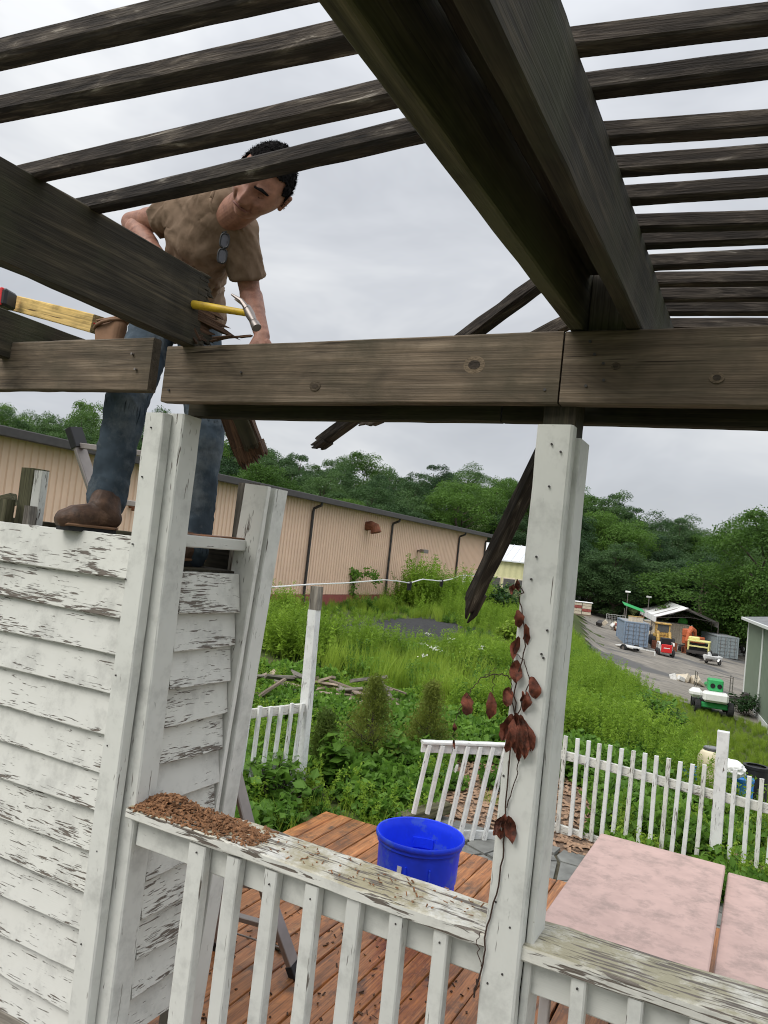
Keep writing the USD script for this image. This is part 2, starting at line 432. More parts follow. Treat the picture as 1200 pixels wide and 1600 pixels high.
wood('dark_wood', [(0.28, (0.014, 0.0115, 0.007)), (0.5, (0.034, 0.028, 0.017)), (0.72, (0.088, 0.070, 0.044))], blotch=(0.038, 0.039, 0.018), vary=0.2)
wood('brightened_algae_wood', [(0.28, (0.028, 0.026, 0.014)), (0.5, (0.062, 0.058, 0.030)), (0.72, (0.125, 0.11, 0.065))], blotch=(0.075, 0.078, 0.038), vary=0.1)  # algae green, lightened to make up for light cut off between the rafters
wood('slat_wood', [(0.28, (0.014, 0.011, 0.009)), (0.5, (0.036, 0.028, 0.022)), (0.64, (0.095, 0.078, 0.062)), (0.74, (0.40, 0.36, 0.31))], stretch=(6, 42, 42), vary=0.25, bump=.8)
wood('beam_wood', [(0.25, (0.075, 0.055, 0.038)), (0.5, (0.135, 0.102, 0.071)), (0.75, (0.215, 0.170, 0.124))], stretch=(1.3, 34, 34), blotch=(0.070, 0.058, 0.038), blotch_at=(0.46, 0.70), blotch_scale=3.4, vary=0.06)
wood('grey_wood', [(0.25, (0.10, 0.088, 0.07)), (0.5, (0.20, 0.18, 0.15)), (0.75, (0.33, 0.31, 0.27))], stretch=(1.6, 34, 34), vary=0.2)
wood('mossy_wood', [(0.25, (0.05, 0.05, 0.03)), (0.5, (0.115, 0.11, 0.06)), (0.75, (0.20, 0.18, 0.11))], stretch=(1.6, 30, 30), vary=0.12)
wood('new_wood', [(0.25, (0.44, 0.29, 0.085)), (0.5, (0.58, 0.40, 0.14)), (0.75, (0.66, 0.48, 0.20))], stretch=(0.9, 22, 22), vary=0.05, bump=.2)
wood('new_wood_end', [(0.25, (0.22, 0.17, 0.08)), (0.75, (0.36, 0.29, 0.14))], vary=0.05)
wood('rotten_wood', [(0.25, (0.025, 0.013, 0.008)), (0.5, (0.085, 0.045, 0.025)), (0.75, (0.22, 0.125, 0.07))], stretch=(3, 50, 50), vary=0.1, bump=.9)
wood('deck_wood', [(0.25, (0.17, 0.062, 0.020)), (0.5, (0.325, 0.125, 0.040)), (0.75, (0.44, 0.205, 0.082))], stretch=(1.3, 17, 17), blotch=(0.085, 0.050, 0.03), blotch_at=(0.54, 0.68), blotch_scale=5.0, rough=0.40, vary=0.16, spec=0.5)
wood('scrap_wood', [(0.25, (0.13, 0.095, 0.07)), (0.5, (0.28, 0.22, 0.17)), (0.75, (0.46, 0.38, 0.30))], vary=0.45)
paint('paint_smooth', t=0.342, stretch=(9, 120, 120))
paint('paint_post', t=0.362, base=(0.58, 0.585, 0.545), stretch=(9, 120, 120))
paint('paint_peel', t=0.375, edge=0.06, base=(0.62, 0.62, 0.575))
paint('paint_rough', t=0.41, edge=0.055, base=(0.62, 0.62, 0.57))
paint('paint_cap', t=0.445, base=(0.66, 0.655, 0.60), moss=0.72, mossc=(0.27, 0.22, 0.08), stretch=(8, 90, 90))
paint('paint_cap_old', t=0.455, base=(0.62, 0.61, 0.55), moss=0.78, mossc=(0.24, 0.21, 0.10), stretch=(6, 110, 110))
paint('paint_fence', t=0.375, base=(0.68, 0.69, 0.67), stretch=(8, 90, 90))
plain('tan_metal', (0.83, 0.595, 0.44), rough=0.5, var=0.05, scale=1.3)
plain('roof_dark', (0.10, 0.095, 0.095), rough=0.55, var=0.15)
plain('brick_red', (0.30, 0.085, 0.07), rough=0.85, var=0.2)
plain('dark_metal', (0.05, 0.045, 0.043), rough=0.5, var=0.2)
plain('black', (0.012, 0.012, 0.013), rough=0.5, var=0.2)
plain('rubber', (0.02, 0.02, 0.021), rough=0.8, var=0.2)
plain('bucket_blue', (0.012, 0.050, 0.74), rough=0.45, var=0.12, spec=0.4, dirt=(0.04, 0.10, 0.62), dirt_at=(.56, .60))
plain('blue_plastic', (0.03, 0.22, 0.62), rough=0.45, var=0.1)
plain('knob_blue', (0.02, 0.06, 0.15), rough=0.5)
plain('white_plastic', (0.78, 0.78, 0.76), rough=0.5, var=0.05)
plain('cream', (0.70, 0.61, 0.44), rough=0.5, var=0.05, dirt=(0.35, 0.28, 0.18))
plain('white_dirty', (0.66, 0.66, 0.64), rough=0.6, dirt=(0.30, 0.27, 0.24))
plain('pink_vinyl', (0.52, 0.365, 0.325), rough=0.7, var=0.09, scale=11.0, dirt=(0.36, 0.265, 0.235), dirt_at=(0.48, 0.66))
plain('shade_print_dark', (0.09, 0.06, 0.055), rough=0.8)  # dark tone for the painted table underside shade and the bar code print
plain('yellow_paint', (0.62, 0.42, 0.03), rough=0.5, dirt=(0.30, 0.18, 0.03))
plain('machine_yellow', (0.55, 0.36, 0.09), rough=0.6, dirt=(0.24, 0.13, 0.06), dirt_at=(.45, .6))
plain('pale_yellow', (0.70, 0.66, 0.26), rough=0.6, dirt=(0.3, 0.25, 0.1))
plain('yellow_siding', (0.60, 0.58, 0.33), rough=0.6, var=0.05)
plain('machine_orange', (0.45, 0.11, 0.04), rough=0.6, dirt=(0.2, 0.06, 0.03))
plain('container_orange', (0.55, 0.15, 0.03), rough=0.6, var=0.1)
plain('machine_red', (0.58, 0.025, 0.025), rough=0.4)
plain('rust', (0.20, 0.075, 0.04), rough=0.9, var=0.35)
plain('machine_green', (0.05, 0.40, 0.13), rough=0.45, var=0.08)
plain('bright_green', (0.10, 0.55, 0.08), rough=0.5)
plain('container_blue', (0.20, 0.26, 0.34), rough=0.6, dirt=(0.22, 0.17, 0.14))
plain('container_grey', (0.23, 0.27, 0.28), rough=0.6, dirt=(0.2, 0.17, 0.14))
plain('container_tan', (0.58, 0.51, 0.40), rough=0.7, dirt=(0.3, 0.22, 0.15))
plain('canvas_white', (0.78, 0.78, 0.78), rough=0.7, var=0.05)
plain('roof_grey', (0.30, 0.31, 0.32), rough=0.5, var=0.15, scale=2.)
plain('roof_white', (0.66, 0.68, 0.70), rough=0.5, var=0.05)
plain('green_metal', (0.17, 0.215, 0.16), rough=0.55, var=0.06, scale=1.)
plain('trim_white', (0.66, 0.68, 0.66), rough=0.5, var=0.05)
plain('window_dark', (0.09, 0.09, 0.09), rough=0.15, spec=0.6)
plain('bark', (0.07, 0.055, 0.04), rough=0.9, var=0.35)
plain('vine_stem', (0.05, 0.028, 0.02), rough=0.85)
plain('dead_leaf', (0.15, 0.042, 0.022), rough=0.75, var=0.6, scale=45, bump=.6, dirt=(0.05, 0.02, 0.012), dirt_at=(.5, .65))
plain('stone_flag', (0.165, 0.168, 0.155), rough=0.7, var=0.35, scale=5.0, bump=.4)
plain('aluminium', (0.30, 0.27, 0.25), rough=0.45, metal=0.55, var=0.15)
plain('steel', (0.24, 0.215, 0.20), rough=0.45, metal=0.7, dirt=(0.14, 0.08, 0.05))
plain('red_print', (0.5, 0.03, 0.03), rough=0.5)
plain('chip_wood', (0.23, 0.115, 0.055), rough=0.85, var=0.6, scale=60)
plain('mulch_chip', (0.30, 0.19, 0.12), rough=0.9, var=0.4, scale=30)
foliage('leaf_tree', (0.042, 0.090, 0.028), (0.125, 0.22, 0.058), trans=0.3, scale=0.22)
foliage('leaf_dark', (0.030, 0.068, 0.025), (0.088, 0.162, 0.05), trans=0.3, scale=0.22)
foliage('leaf_bright', (0.052, 0.115, 0.018), (0.14, 0.26, 0.04), trans=0.35, scale=0.3)
foliage('leaf_weed', (0.15, 0.26, 0.022), (0.34, 0.50, 0.06), trans=0.4, scale=0.5)
foliage('leaf_grass', (0.18, 0.28, 0.026), (0.41, 0.54, 0.08), trans=0.4, scale=0.5)
foliage('leaf_broad', (0.075, 0.17, 0.022), (0.23, 0.41, 0.055), trans=0.35, scale=1.5)
foliage('leaf_conifer', (0.075, 0.125, 0.022), (0.24, 0.265, 0.045), trans=0.2, scale=2.5)
foliage('leaf_shrub', (0.02, 0.055, 0.014), (0.06, 0.13, 0.025), trans=0.3, scale=1.5)
plain('flower_white', (0.75, 0.75, 0.68), rough=0.8)
# ------------------------------------------------------------------ ground
_cy = np.array([-60, 4, 6.8, 7.8, 9.0, 13.4, 15.8, 21.5, 23.2, 27.4, 45, 70, 110, 170.0])
_cx = np.array([22, 12, 6.0, 1.2, -2.0, -2.9, -3.4, -4.7, -5.6, -7.9, -13.5, -20.5, -30, -41.0])


def bank(X, Y):
    return np.asarray(X) - np.interp(Y, _cy, _cx)

def ground_z(X, Y):
    X, Y = np.asarray(X, float), np.asarray(Y, float)
    up = -0.75 + 0.011 * np.clip(Y - 9, 0, 40) + 0.0 * X
    yd = -6.75 - 0.127 * np.clip(X, -42, 5)
    m = smooth(bank(X, Y) / np.interp(Y, [8, 14], [13.0, 8.5]))
    z = up * (1 - m) + yd * m
    d = X * FW[0] + Y * FW[1]
    hill = 0.17 * np.clip(d - 116, 0, 90)
    p = np.stack([X * 0.35, Y * 0.35, np.zeros_like(X)], -1)
    bump = (meshkit.fbm(p, 3, 5) - 0.5) * 0.35
    flat = smooth((np.hypot(X + 2, Y - 4) - 5.2) / 4.0)
    return z + hill + bump * flat * 0.8

def on_ground(x, y, dz=0.0):
    """The ground point seen at a pixel."""
    d = ray(x, y)
    ts = np.linspace(4, 260, 4000)
    P = EYE + d * ts[:, None]
    k = np.nonzero(P[:, 2] < ground_z(P[:, 0], P[:, 1]) + dz)[0]
    return P[k[0]] if len(k) else P[-1]

def grid_sheet(xs, ys, keep=None, dz=0.0):
    X, Y = np.meshgrid(xs, ys, indexing='ij')
    Z = ground_z(X, Y) + dz
    V = np.stack([X, Y, Z], -1).reshape(-1, 3)
    nx, ny = X.shape
    i, j = np.meshgrid(np.arange(nx - 1), np.arange(ny - 1), indexing='ij')
    a = (i * ny + j).ravel(); b = a + ny; c = b + 1; d = a + 1
    if keep is not None:
        cx = (V[a] + V[c]) / 2
        k = keep(cx[:, 0], cx[:, 1]); a, b, c, d = a[k], b[k], c[k], d[k]
    F = np.vstack([np.c_[a, b, c], np.c_[a, c, d]])
    m = trimesh.Trimesh(V, F, process=False); m.remove_unreferenced_vertices()
    return m

def soil(name, stops, scale, rough=0.95, bump=.6, stretch=(1, 1, 1), b2=None, b2scale=.3, b2at=(.5, .6)):
    n = {'g': ('geometry', {}), 'mp': ('mapping', {'scale': stretch}), 'n': ('noise_texture', {'scale': scale, 'detail': 9.0, 'roughness': 0.68}), 'r': ('rgb_ramp', {'ramp': stops}),
         'bp': ('bump', {'strength': bump, 'distance': 0.05}), 'p': ('principled_bsdf', {'roughness': rough, 'specular_ior_level': .25})}
    l = [('g.position', 'mp.vector'), ('mp.vector', 'n.vector'), ('n.fac', 'r.fac'), ('n.fac', 'bp.height'), ('bp.normal', 'p.normal')]
    src = 'r.color'
    if b2:
        n.update({'n2': ('noise_texture', {'scale': b2scale, 'detail': 6.0, 'roughness': .6, 'distortion': .6}), 'r2': ('rgb_ramp', {'ramp': [(b2at[0], (0, 0, 0)), (b2at[1], (1, 1, 1))]}), 's2': ('separate_xyz', {}), 'm2': ('mix_color', {'b': b2})})
        l += [('mp.vector', 'n2.vector'), ('n2.fac', 'r2.fac'), ('r2.color', 's2.vector'), ('s2.x', 'm2.fac'), (src, 'm2.a')]
        src = 'm2.result'
    mk(name, n, l + [(src, 'p.base_color')])

soil('earth', [(0.3, (0.045, 0.06, 0.018)), (0.5, (0.07, 0.10, 0.025)), (0.7, (0.10, 0.085, 0.05))], 1.6)
soil('yard_gravel', [(0.3, (0.15, 0.14, 0.125)), (0.5, (0.235, 0.215, 0.185)), (0.7, (0.31, 0.285, 0.25))], 1.3, b2=(0.12, 0.118, 0.115), b2scale=.16, b2at=(.54, .62), stretch=(.6, 1.2, 1))
soil('asphalt', [(0.3, (0.028, 0.029, 0.031)), (0.7, (0.06, 0.06, 0.062))], 8.0)
soil('mulch', [(0.3, (0.10, 0.06, 0.04)), (0.5, (0.24, 0.16, 0.11)), (0.7, (0.38, 0.28, 0.21))], 26.0, bump=1.0)
soil('flag_bed', [(0.3, (0.05, 0.045, 0.03)), (0.7, (0.11, 0.10, 0.07))], 14.0)

gx = np.unique(np.r_[np.linspace(-400, -60, 18), np.arange(-60, 20, 1.0), np.linspace(20, 400, 20)])
gy = np.unique(np.r_[np.linspace(-200, -10, 8), np.arange(-10, 60, 1.0), np.arange(60, 220, 4.0), np.linspace(220, 700, 9)])
top('ground', grid_sheet(gx, gy), 'earth', kind='structure', smooth=True)
top('yard', grid_sheet(np.arange(-60, 34, 1.0), np.unique(np.r_[np.arange(48, 60, 1.0), np.arange(60, 122, 2.0)]),
    lambda X, Y: (bank(X, Y) > 6.5) & (Y > 57 + 1.5 * np.sin(X * .7)) & (X * FW[0] + Y * FW[1] < 116), 0.07), 'yard_gravel', kind='structure', smooth=True)
top('asphalt_patch', grid_sheet(np.arange(-16, -5, .35), np.arange(14, 30, .35), lambda X, Y: ((X + 9.9 + .12 * (Y - 21)) / 2.1) ** 2 + ((Y - 21.5) / 6.8) ** 2 < 1 + .15 * np.sin(3 * X + 2 * Y), 0.05), 'asphalt', kind='structure', smooth=True)
top('mulch_bed', grid_sheet(np.arange(-3.8, 1.2, .12), np.arange(6.7, 10.6, .12), lambda X, Y: (Y > 7.2) & (((X + 1.55) / 2.0) ** 2 + ((Y - 8.55) / 1.9) ** 2 < 1 + .2 * np.sin(5 * X) * np.cos(4 * Y)), 0.02), 'mulch', kind='structure', smooth=True)

# ------------------------------------------------------------------ tan metal building on the left
def tan_building():
    XW, Y0, Y1, ZT = -16.0, 5.0, 45.5, 3.55
    t = thing('metal_building', 'long tan corrugated metal building with dark gutter and downspouts behind the weeds', 'building', (XW, 25, -0.6))
    ys, xs = [], []
    y = Y0; k = 0
    while y < Y1:
        for dy, dx in ((0, 0), (.10, 0), (.125, .035), (.175, .035)):
            ys.append(y + dy); xs.append(XW + dx)
        y += .2
    ys.append(Y1); xs.append(XW)
    ys, xs = np.array(ys), np.array(xs)
    z0 = -.10
    n = len(ys)
    V = np.vstack([np.c_[xs, ys, np.full(n, z0)], np.c_[xs, ys, np.full(n, ZT)]])
    i = np.arange(n - 1)
    F = np.vstack([np.c_[i, i + 1, i + n + 1], np.c_[i, i + n + 1, i + n]])
    part(t, 'wall', trimesh.Trimesh(V, F, process=False), 'tan_metal')
    part(t, 'wall', box(XW - 26, Y0, -1.2, XW - .02, Y1, ZT), 'tan_metal')
    part(t, 'brick_base', box(XW - .01, Y0, -1.3, XW + .07, Y1 - .05, -.12), 'brick_red', 'red brick plinth along the foot of the wall')
    rf = trimesh.Trimesh(*[np.array(q) for q in ([(XW + .35, Y0 - .4, ZT + .02), (XW + .35, Y1 + .4, ZT + .02), (XW - 13, Y1 + .4, ZT + 1.15), (XW - 13, Y0 - .4, ZT + 1.15), (XW - 26.3, Y1 + .4, ZT), (XW - 26.3, Y0 - .4, ZT),
        (XW + .35, Y0 - .4, ZT + .14), (XW + .35, Y1 + .4, ZT + .14), (XW - 13, Y1 + .4, ZT + 1.27), (XW - 13, Y0 - .4, ZT + 1.27), (XW - 26.3, Y1 + .4, ZT + .12), (XW - 26.3, Y0 - .4, ZT + .12)],
        [(0, 3, 2), (0, 2, 1), (3, 5, 4), (3, 4, 2), (6, 7, 8), (6, 8, 9), (9, 8, 10), (9, 10, 11), (0, 1, 7), (0, 7, 6), (1, 2, 8), (1, 8, 7), (2, 4, 10), (2, 10, 8), (0, 6, 9), (0, 9, 3), (3, 9, 11), (3, 11, 5)])], process=False)
    part(t, 'roof', rf, 'roof_dark')
    part(t, 'gutter', box(XW + .36, Y0 - .4, ZT - .06, XW + .52, Y1 + .4, ZT + .17, .02), 'dark_metal')
    for y in (25.0, 32.0, 40.7, 45.2):
        part(t, 'downspout', tube([(XW + .44, y, ZT - .05), (XW + .42, y, ZT - .16), (XW + .12, y - .03, ZT - .30), (XW + .10, y - .03, ZT - .42), (XW + .10, y - .03, .2), (XW + .12, y - .03, -.35), (XW + .3, y - .03, -.5)], .055, 8), 'dark_metal')
    # hooded vent, lamp with its conduit, small service door
    v = at(572, 822, X=XW)
    part(t, 'vent_hood', tube([v, v + (.25, 0, .04), v + (.45, 0, -.02), v + (.52, 0, -.25)], [.2, .21, .22, .25], 14), 'rust', 'rusty hooded wall vent')
    l = at(652, 860, X=XW)
    part(t, 'flood_lamp', cat_mesh([box(l[0], l[1] - .05, l[2] - .05, l[0] + .35, l[1] + .05, l[2] + .03), box(l[0] + .25, l[1] - .3, l[2] - .1, l[0] + .5, l[1] + .3, l[2] + .08, .02)]), 'steel')
    c0, c1 = at(650, 885, X=XW), at(645, 938, X=XW)
    part(t, 'conduit', tube([(XW + .08, c0[1], c1[2]), (XW + .08, c0[1], c0[2]), (XW + .1, c0[1] + .25, c0[2] + .08)], .035, 6), 'steel')
    h0, h1 = at(733, 890, X=XW), at(740, 918, X=XW)
    part(t, 'hatch', box(XW + .03, h0[1], h1[2], XW + .1, h0[1] + 1.1, h0[2], .01), 'tan_metal')
    w = at(202, 790, X=XW)
    part(t, 'vent_hood', tube([w, w + (.12, 0, .02), w + (.2, 0, -.02), w + (.22, 0, -.12)], [.07, .08, .08, .09], 10), 'rust', 'small rusty wall vent near the post')
    return XW
XW = tan_building()

def yellow_building():
    c = at(788, 900, D=76)
    t = thing('yellow_building', 'yellow ribbed building with a white metal roof beyond the tan building', 'building', (c[0], c[1], -2.6))
    ang = YAW - .35
    R = mat4((c[0], c[1], 0), ang)
    L = 4.2
    xs = np.arange(-L, L + .01, .15)
    n = len(xs); yy = np.where(np.arange(n) % 4 < 2, 0, -.04)
    V = np.vstack([np.c_[xs, yy, np.full(n, -3.6)], np.c_[xs, yy, np.full(n, 2.35)]]); i = np.arange(n - 1)
    part(t, 'wall', xf(trimesh.Trimesh(V, np.vstack([np.c_[i, i + 1, i + n + 1], np.c_[i, i + n + 1, i + n]]), process=False), R), 'yellow_siding')
    part(t, 'wall', xf(box(-L, .03, -3.6, L, 9, 2.3), R), 'yellow_siding')
    rv = np.array([(-L - .3, -.4, 2.35), (L + .3, -.4, 2.35), (L + .3, 5, 4.1), (-L - .3, 5, 4.1), (-L - .3, -.4, 2.47), (L + .3, -.4, 2.47), (L + .3, 5, 4.22), (-L - .3, 5, 4.22)])
    rf = trimesh.Trimesh(rv, [(0, 2, 1), (0, 3, 2), (4, 5, 6), (4, 6, 7), (0, 1, 5), (0, 5, 4), (1, 2, 6), (1, 6, 5), (3, 0, 4), (3, 4, 7), (2, 3, 7), (2, 7, 6)], process=False)
    rp = part(t, 'roof', xf(rf, R), 'roof_white')
    for k in np.arange(-L, L + .1, .8):
        sv = np.array([(k - .03, -.38, 2.475), (k + .03, -.38, 2.475), (k + .03, 5, 4.225), (k - .03, 5, 4.225)]); sv2 = sv + (0, 0, .06)
        part(rp, 'seam', xf(trimesh.Trimesh(np.vstack([sv, sv2]), [(4, 5, 6), (4, 6, 7), (0, 1, 5), (0, 5, 4), (1, 2, 6), (1, 6, 5), (3, 0, 4), (3, 4, 7)], process=False), R), 'roof_white')
    for k in range(5):
        wn = part(t, 'window', xf(box(-1.6 + k * 1.5, -.12, -.9, -.3 + k * 1.5, -.02, .75, .02), R), 'container_tan')
        part(wn, 'pane', xf(box(-1.52 + k * 1.5, -.14, -.8, -.38 + k * 1.5, -.122, .65), R), 'window_dark')
    part(t, 'annex', xf(box(-4.6, -3.4, -3.6, -1.9, -.1, .65), R), 'tan_metal', 'tan lean-to at its left end')
    part(t, 'annex_roof', xf(box(-4.8, -3.6, .653, -1.7, -.1, .76), R), 'roof_white')
    part(t, 'awning', xf(box(-1.6, -1.5, -2.0, 3.5, -.15, -1.55, .05), R), 'white_dirty', 'white awning below the windows')
yellow_building()

def green_building():
    far = at(1172, 968, D=62)
    ang = math.radians(7.3)
    M = mat4((far[0], far[1], 0), ang)     # local -y runs towards us, +x to the right
    t = thing('green_building', 'green metal building with white corner trim at the right edge of the yard', 'building', (far[0], far[1], -6.6), ang)
    zt, zb, L, W = far[2], -7.6, 34.0, 22.0
    ys = np.arange(-L, .01, .15); n = len(ys); xx = np.where(np.arange(n) % 4 < 2, 0, -.035)
    V = np.vstack([np.c_[xx, ys, np.full(n, zb)], np.c_[xx, ys, np.full(n, zt)]]); i = np.arange(n - 1)
    part(t, 'wall', xf(trimesh.Trimesh(V, np.vstack([np.c_[i, i + n + 1, i + 1], np.c_[i, i + n, i + n + 1]]), process=False), M), 'green_metal')
    part(t, 'wall', xf(box(.03, -L, zb, W, 0, zt - .02), M), 'green_metal')
    part(t, 'corner_trim', xf(box(-.10, -.12, zb, .1, .12, zt, .02), M), 'trim_white')
    for yy in (-9.0, -18.0, -27.0):
        part(t, 'downspout', xf(box(-.14, yy - .09, zb, -.04, yy + .09, zt - .05, .02), M), 'trim_white')
    part(t, 'base_trim', xf(box(-.12, -L, zb, -.05, -.13, -6.35), M), 'trim_white')
    rv = np.array([(-.45, -L, zt + .0), (-.45, .4, zt + .0), (W / 2, .4, zt + 1.5), (W / 2, -L, zt + 1.5)])
    rv = np.vstack([rv, rv + (0, 0, .12)])
    rp = part(t, 'roof', xf(trimesh.Trimesh(rv, [(0, 1, 2), (0, 2, 3), (4, 6, 5), (4, 7, 6), (0, 5, 1), (0, 4, 5), (1, 6, 2), (1, 5, 6), (3, 7, 4), (3, 4, 0)], process=False), M), 'roof_grey')
    for k in np.arange(-L + .4, .3, .9):
        s = (W / 2 + .45); sv = np.array([(-.45, k - .04, zt + .123), (-.45, k + .04, zt + .123), (W / 2, k + .04, zt + 1.623), (W / 2, k - .04, zt + 1.623)]); sv2 = sv + (0, 0, .05)
        part(rp, 'seam', xf(trimesh.Trimesh(np.vstack([sv, sv2]), [(4, 6, 5), (4, 7, 6), (0, 5, 1), (0, 4, 5), (1, 6, 2), (1, 5, 6), (3, 7, 4), (3, 4, 0), (2, 7, 3), (2, 6, 7)], process=False), M), 'roof_grey')
    part(t, 'gutter', xf(box(-.62, -L, zt - .08, -.46, .4, zt + .14, .02), M), 'trim_white')
    d = at(1188, 1120, D=48)
    part(t, 'door', xf(box(-.12, -15.6, -6.6, -.06, -14.6, -4.3, .01), M), 'rust', 'rusty brown door')
green_building()

# ------------------------------------------------------------------ trees
def tree_mesh(seed, H=18.0, R=5.0, low=0.22, clumps=64, leaves=340, lobes=.35, leaf=.31):
    g = np.random.default_rng(seed)
    trunk = [tube([(0, 0, -.6), (.1, .05, H * .25), (g.normal(0, .3), g.normal(0, .3), H * .55), (g.normal(0, .5), g.normal(0, .5), H * .85)], [.32, .26, .17, .06], 8)]
    C, S = [], []
    for k in range(clumps):
        while True:
            q = g.uniform(-1, 1, 3)
            if .25 < np.linalg.norm(q) < 1: break
        q /= max(np.linalg.norm(q), 1e-6); q *= g.uniform(.55, 1.0) * (1 + lobes * g.normal(0, .45))
        hz = (q[2] + 1) / 2
        wz = (np.clip(hz, 0, 1) ** .55) * (1 - .55 * max(0, hz - .55) / .45)
        C.append((q[0] * R * (.55 + .75 * wz), q[1] * R * (.55 + .75 * wz), H * (low + (1 - low) * np.clip(hz, 0, 1.0))))
        S.append(g.uniform(.75, 1.65) * R / 5)
    C, S = np.array(C), np.array(S)
    for k in range(0, clumps, 5):
        c = C[k]; z0 = max(.18 * H, c[2] - .22 * H)
        trunk.append(tube([(0.05, 0.05, z0), (c[0] * .5, c[1] * .5, (z0 + c[2]) / 2 + .3), tuple(c)], [.12, .08, .03], 5))
    n = clumps * leaves
    ci = np.repeat(np.arange(clumps), leaves)
    d = g.normal(0, 1, (n, 3)); d /= np.linalg.norm(d, axis=1, keepdims=True); d[:, 2] = np.where(d[:, 2] < -.25, -d[:, 2] * .8, d[:, 2])
    P = C[ci] + d * (S[ci] * 1.25 * g.uniform(.45, 1.12, n) ** .7)[:, None] * (1, 1, .95)
    nr = d + g.normal(0, .75, (n, 3)) + (0, 0, .15); nr /= np.linalg.norm(nr, axis=1, keepdims=True)
    return cat_mesh(trunk), leaf_cards(P, nr, leaf * g.uniform(.6, 1.25, n), g)

def leaf_cards(P, N, size, g, ratio=.62):
    n = len(P)
    a = np.cross(N, g.normal(0, 1, (n, 3))); a /= np.maximum(np.linalg.norm(a, axis=1, keepdims=True), 1e-6)
    b = np.cross(N, a)
    s = np.asarray(size)[:, None]
    V = np.stack([P - a * s * .5, P + b * s * ratio * .5 + N * s * .08, P + a * s * .5, P - b * s * ratio * .5 + N * s * .08], 1).reshape(-1, 3)
    k = np.arange(n) * 4
    return trimesh.Trimesh(V, np.vstack([np.c_[k, k + 1, k + 2], np.c_[k, k + 2, k + 3]]), process=False)

KINDS = [  # seed, H, R, low, clumps, lobes, material, label
    (1, 18, 5.9, .12, 70, .20, 'leaf_tree', 'round-crowned green tree in the wood behind the yard and tan building'),
    (2, 19, 5.0, .10, 66, .26, 'leaf_dark', 'tall dark green tree in the wood behind the yard and tan building'),
    (3, 17, 6.2, .10, 70, .24, 'leaf_bright', 'lighter yellow-green tree in the wood behind the yard and tan building'),
    (4, 20, 5.4, .16, 60, .36, 'leaf_tree', 'loose open-crowned tree in the wood behind the yard and tan building'),
    (5, 18, 5.8, .05, 70, .25, 'leaf_dark', 'broad dark tree with foliage down to the ground in the wood behind the yard'),
]
TREES = []
tg = np.random.default_rng(5)
def tree(kind, P, H, W=1.0, label=None):
    s, h, r, low, cl, lo, mt, lab = KINDS[kind]
    rot = tg.uniform(0, 6.28)
    M = mat4((P[0], P[1], P[2] - .2), rot)
    sc = np.diag([H / h * W, H / h * W, H / h, 1])
    grp = 'trees of the wood behind the yard: ' + lab.split(' tree')[0]
    if TREES.count(kind) == 0:
        tr, cr = tree_mesh(s, h, r, low, cl, 340, lo)
        p = thing('deciduous_tree', label or lab, 'tree', M=M @ sc, group=None if label else grp)
        part(p, 'trunk', tr, 'bark', local=True)
        part(p, 'crown', cr, mt, local=True)
        tree.src[kind] = p
    else:
        p = copy_of(tree.src[kind], M @ sc, label or lab, None if label else grp)
        tag(stage.GetPrimAtPath(p), None, 'tree')
    TREES.append(kind)
tree.src = {}
SKY_X = [-200, 0, 100, 230, 420, 520, 600, 700, 760, 830, 920, 960, 1000, 1060, 1110, 1160, 1200, 1400]
SKY_Y = [600, 617, 625, 640, 690, 700, 722, 708, 738, 742, 748, 756, 800, 785, 828, 795, 785, 780]
for D, step, f, kinds in ((152, 46, 1.0, (0, 3, 2, 1)), (137, 58, .93, (0, 1, 0, 2, 3)), (124, 80, .80, (1, 0, 4, 2)), (114, 92, .62, (4, 1, 4, 0, 2))):
    x = -140 + tg.uniform(0, step)
    while x < 1340:
        Dk = D + tg.uniform(-4, 4)
        P = at(x, 900, D=Dk)
        if bank(P[0], P[1]) < 4 and D < 120 and x > 700: x += step; continue
        P[2] = ground_z(P[0], P[1])
        ytop = np.interp(x, SKY_X, SKY_Y) + tg.uniform(-4, 11)
        zt = at(x, ytop, D=Dk)[2]
        H = (zt - P[2]) * f * tg.uniform(.92, 1.02)
        if H > 4:
            tree(kinds[int(tg.integers(len(kinds)))], P, H, min(1.45, max(.85, 16 / H * tg.uniform(.95, 1.2))))
        x += step * tg.uniform(.75, 1.2)
for x, D, yt, W, lab in ((1105, 103, 878, 1.35, 'bright green spreading tree right behind the grey shipping container'), (1190, 96, 800, 1.0, 'tall pale green tree rising over the green building')):
    P = at(x, 900, D=D); zt = at(x, yt, D=D)[2]; P[2] = ground_z(P[0], P[1])
    tree(2, P, zt - P[2], W * (1.0 if zt - P[2] > 12 else 1.5), lab)
for x, yt, D in ((830, 905, 112), (925, 868, 112), (975, 880, 112), (1030, 868, 112), (1080, 862, 113), (1150, 890, 108), (1200, 900, 102)):
    P = at(x, 900, D=D); zt = at(x, yt, D=D)[2]; P[2] = ground_z(P[0], P[1])
    tree(4, P, max(4, zt - P[2]), 1.6)

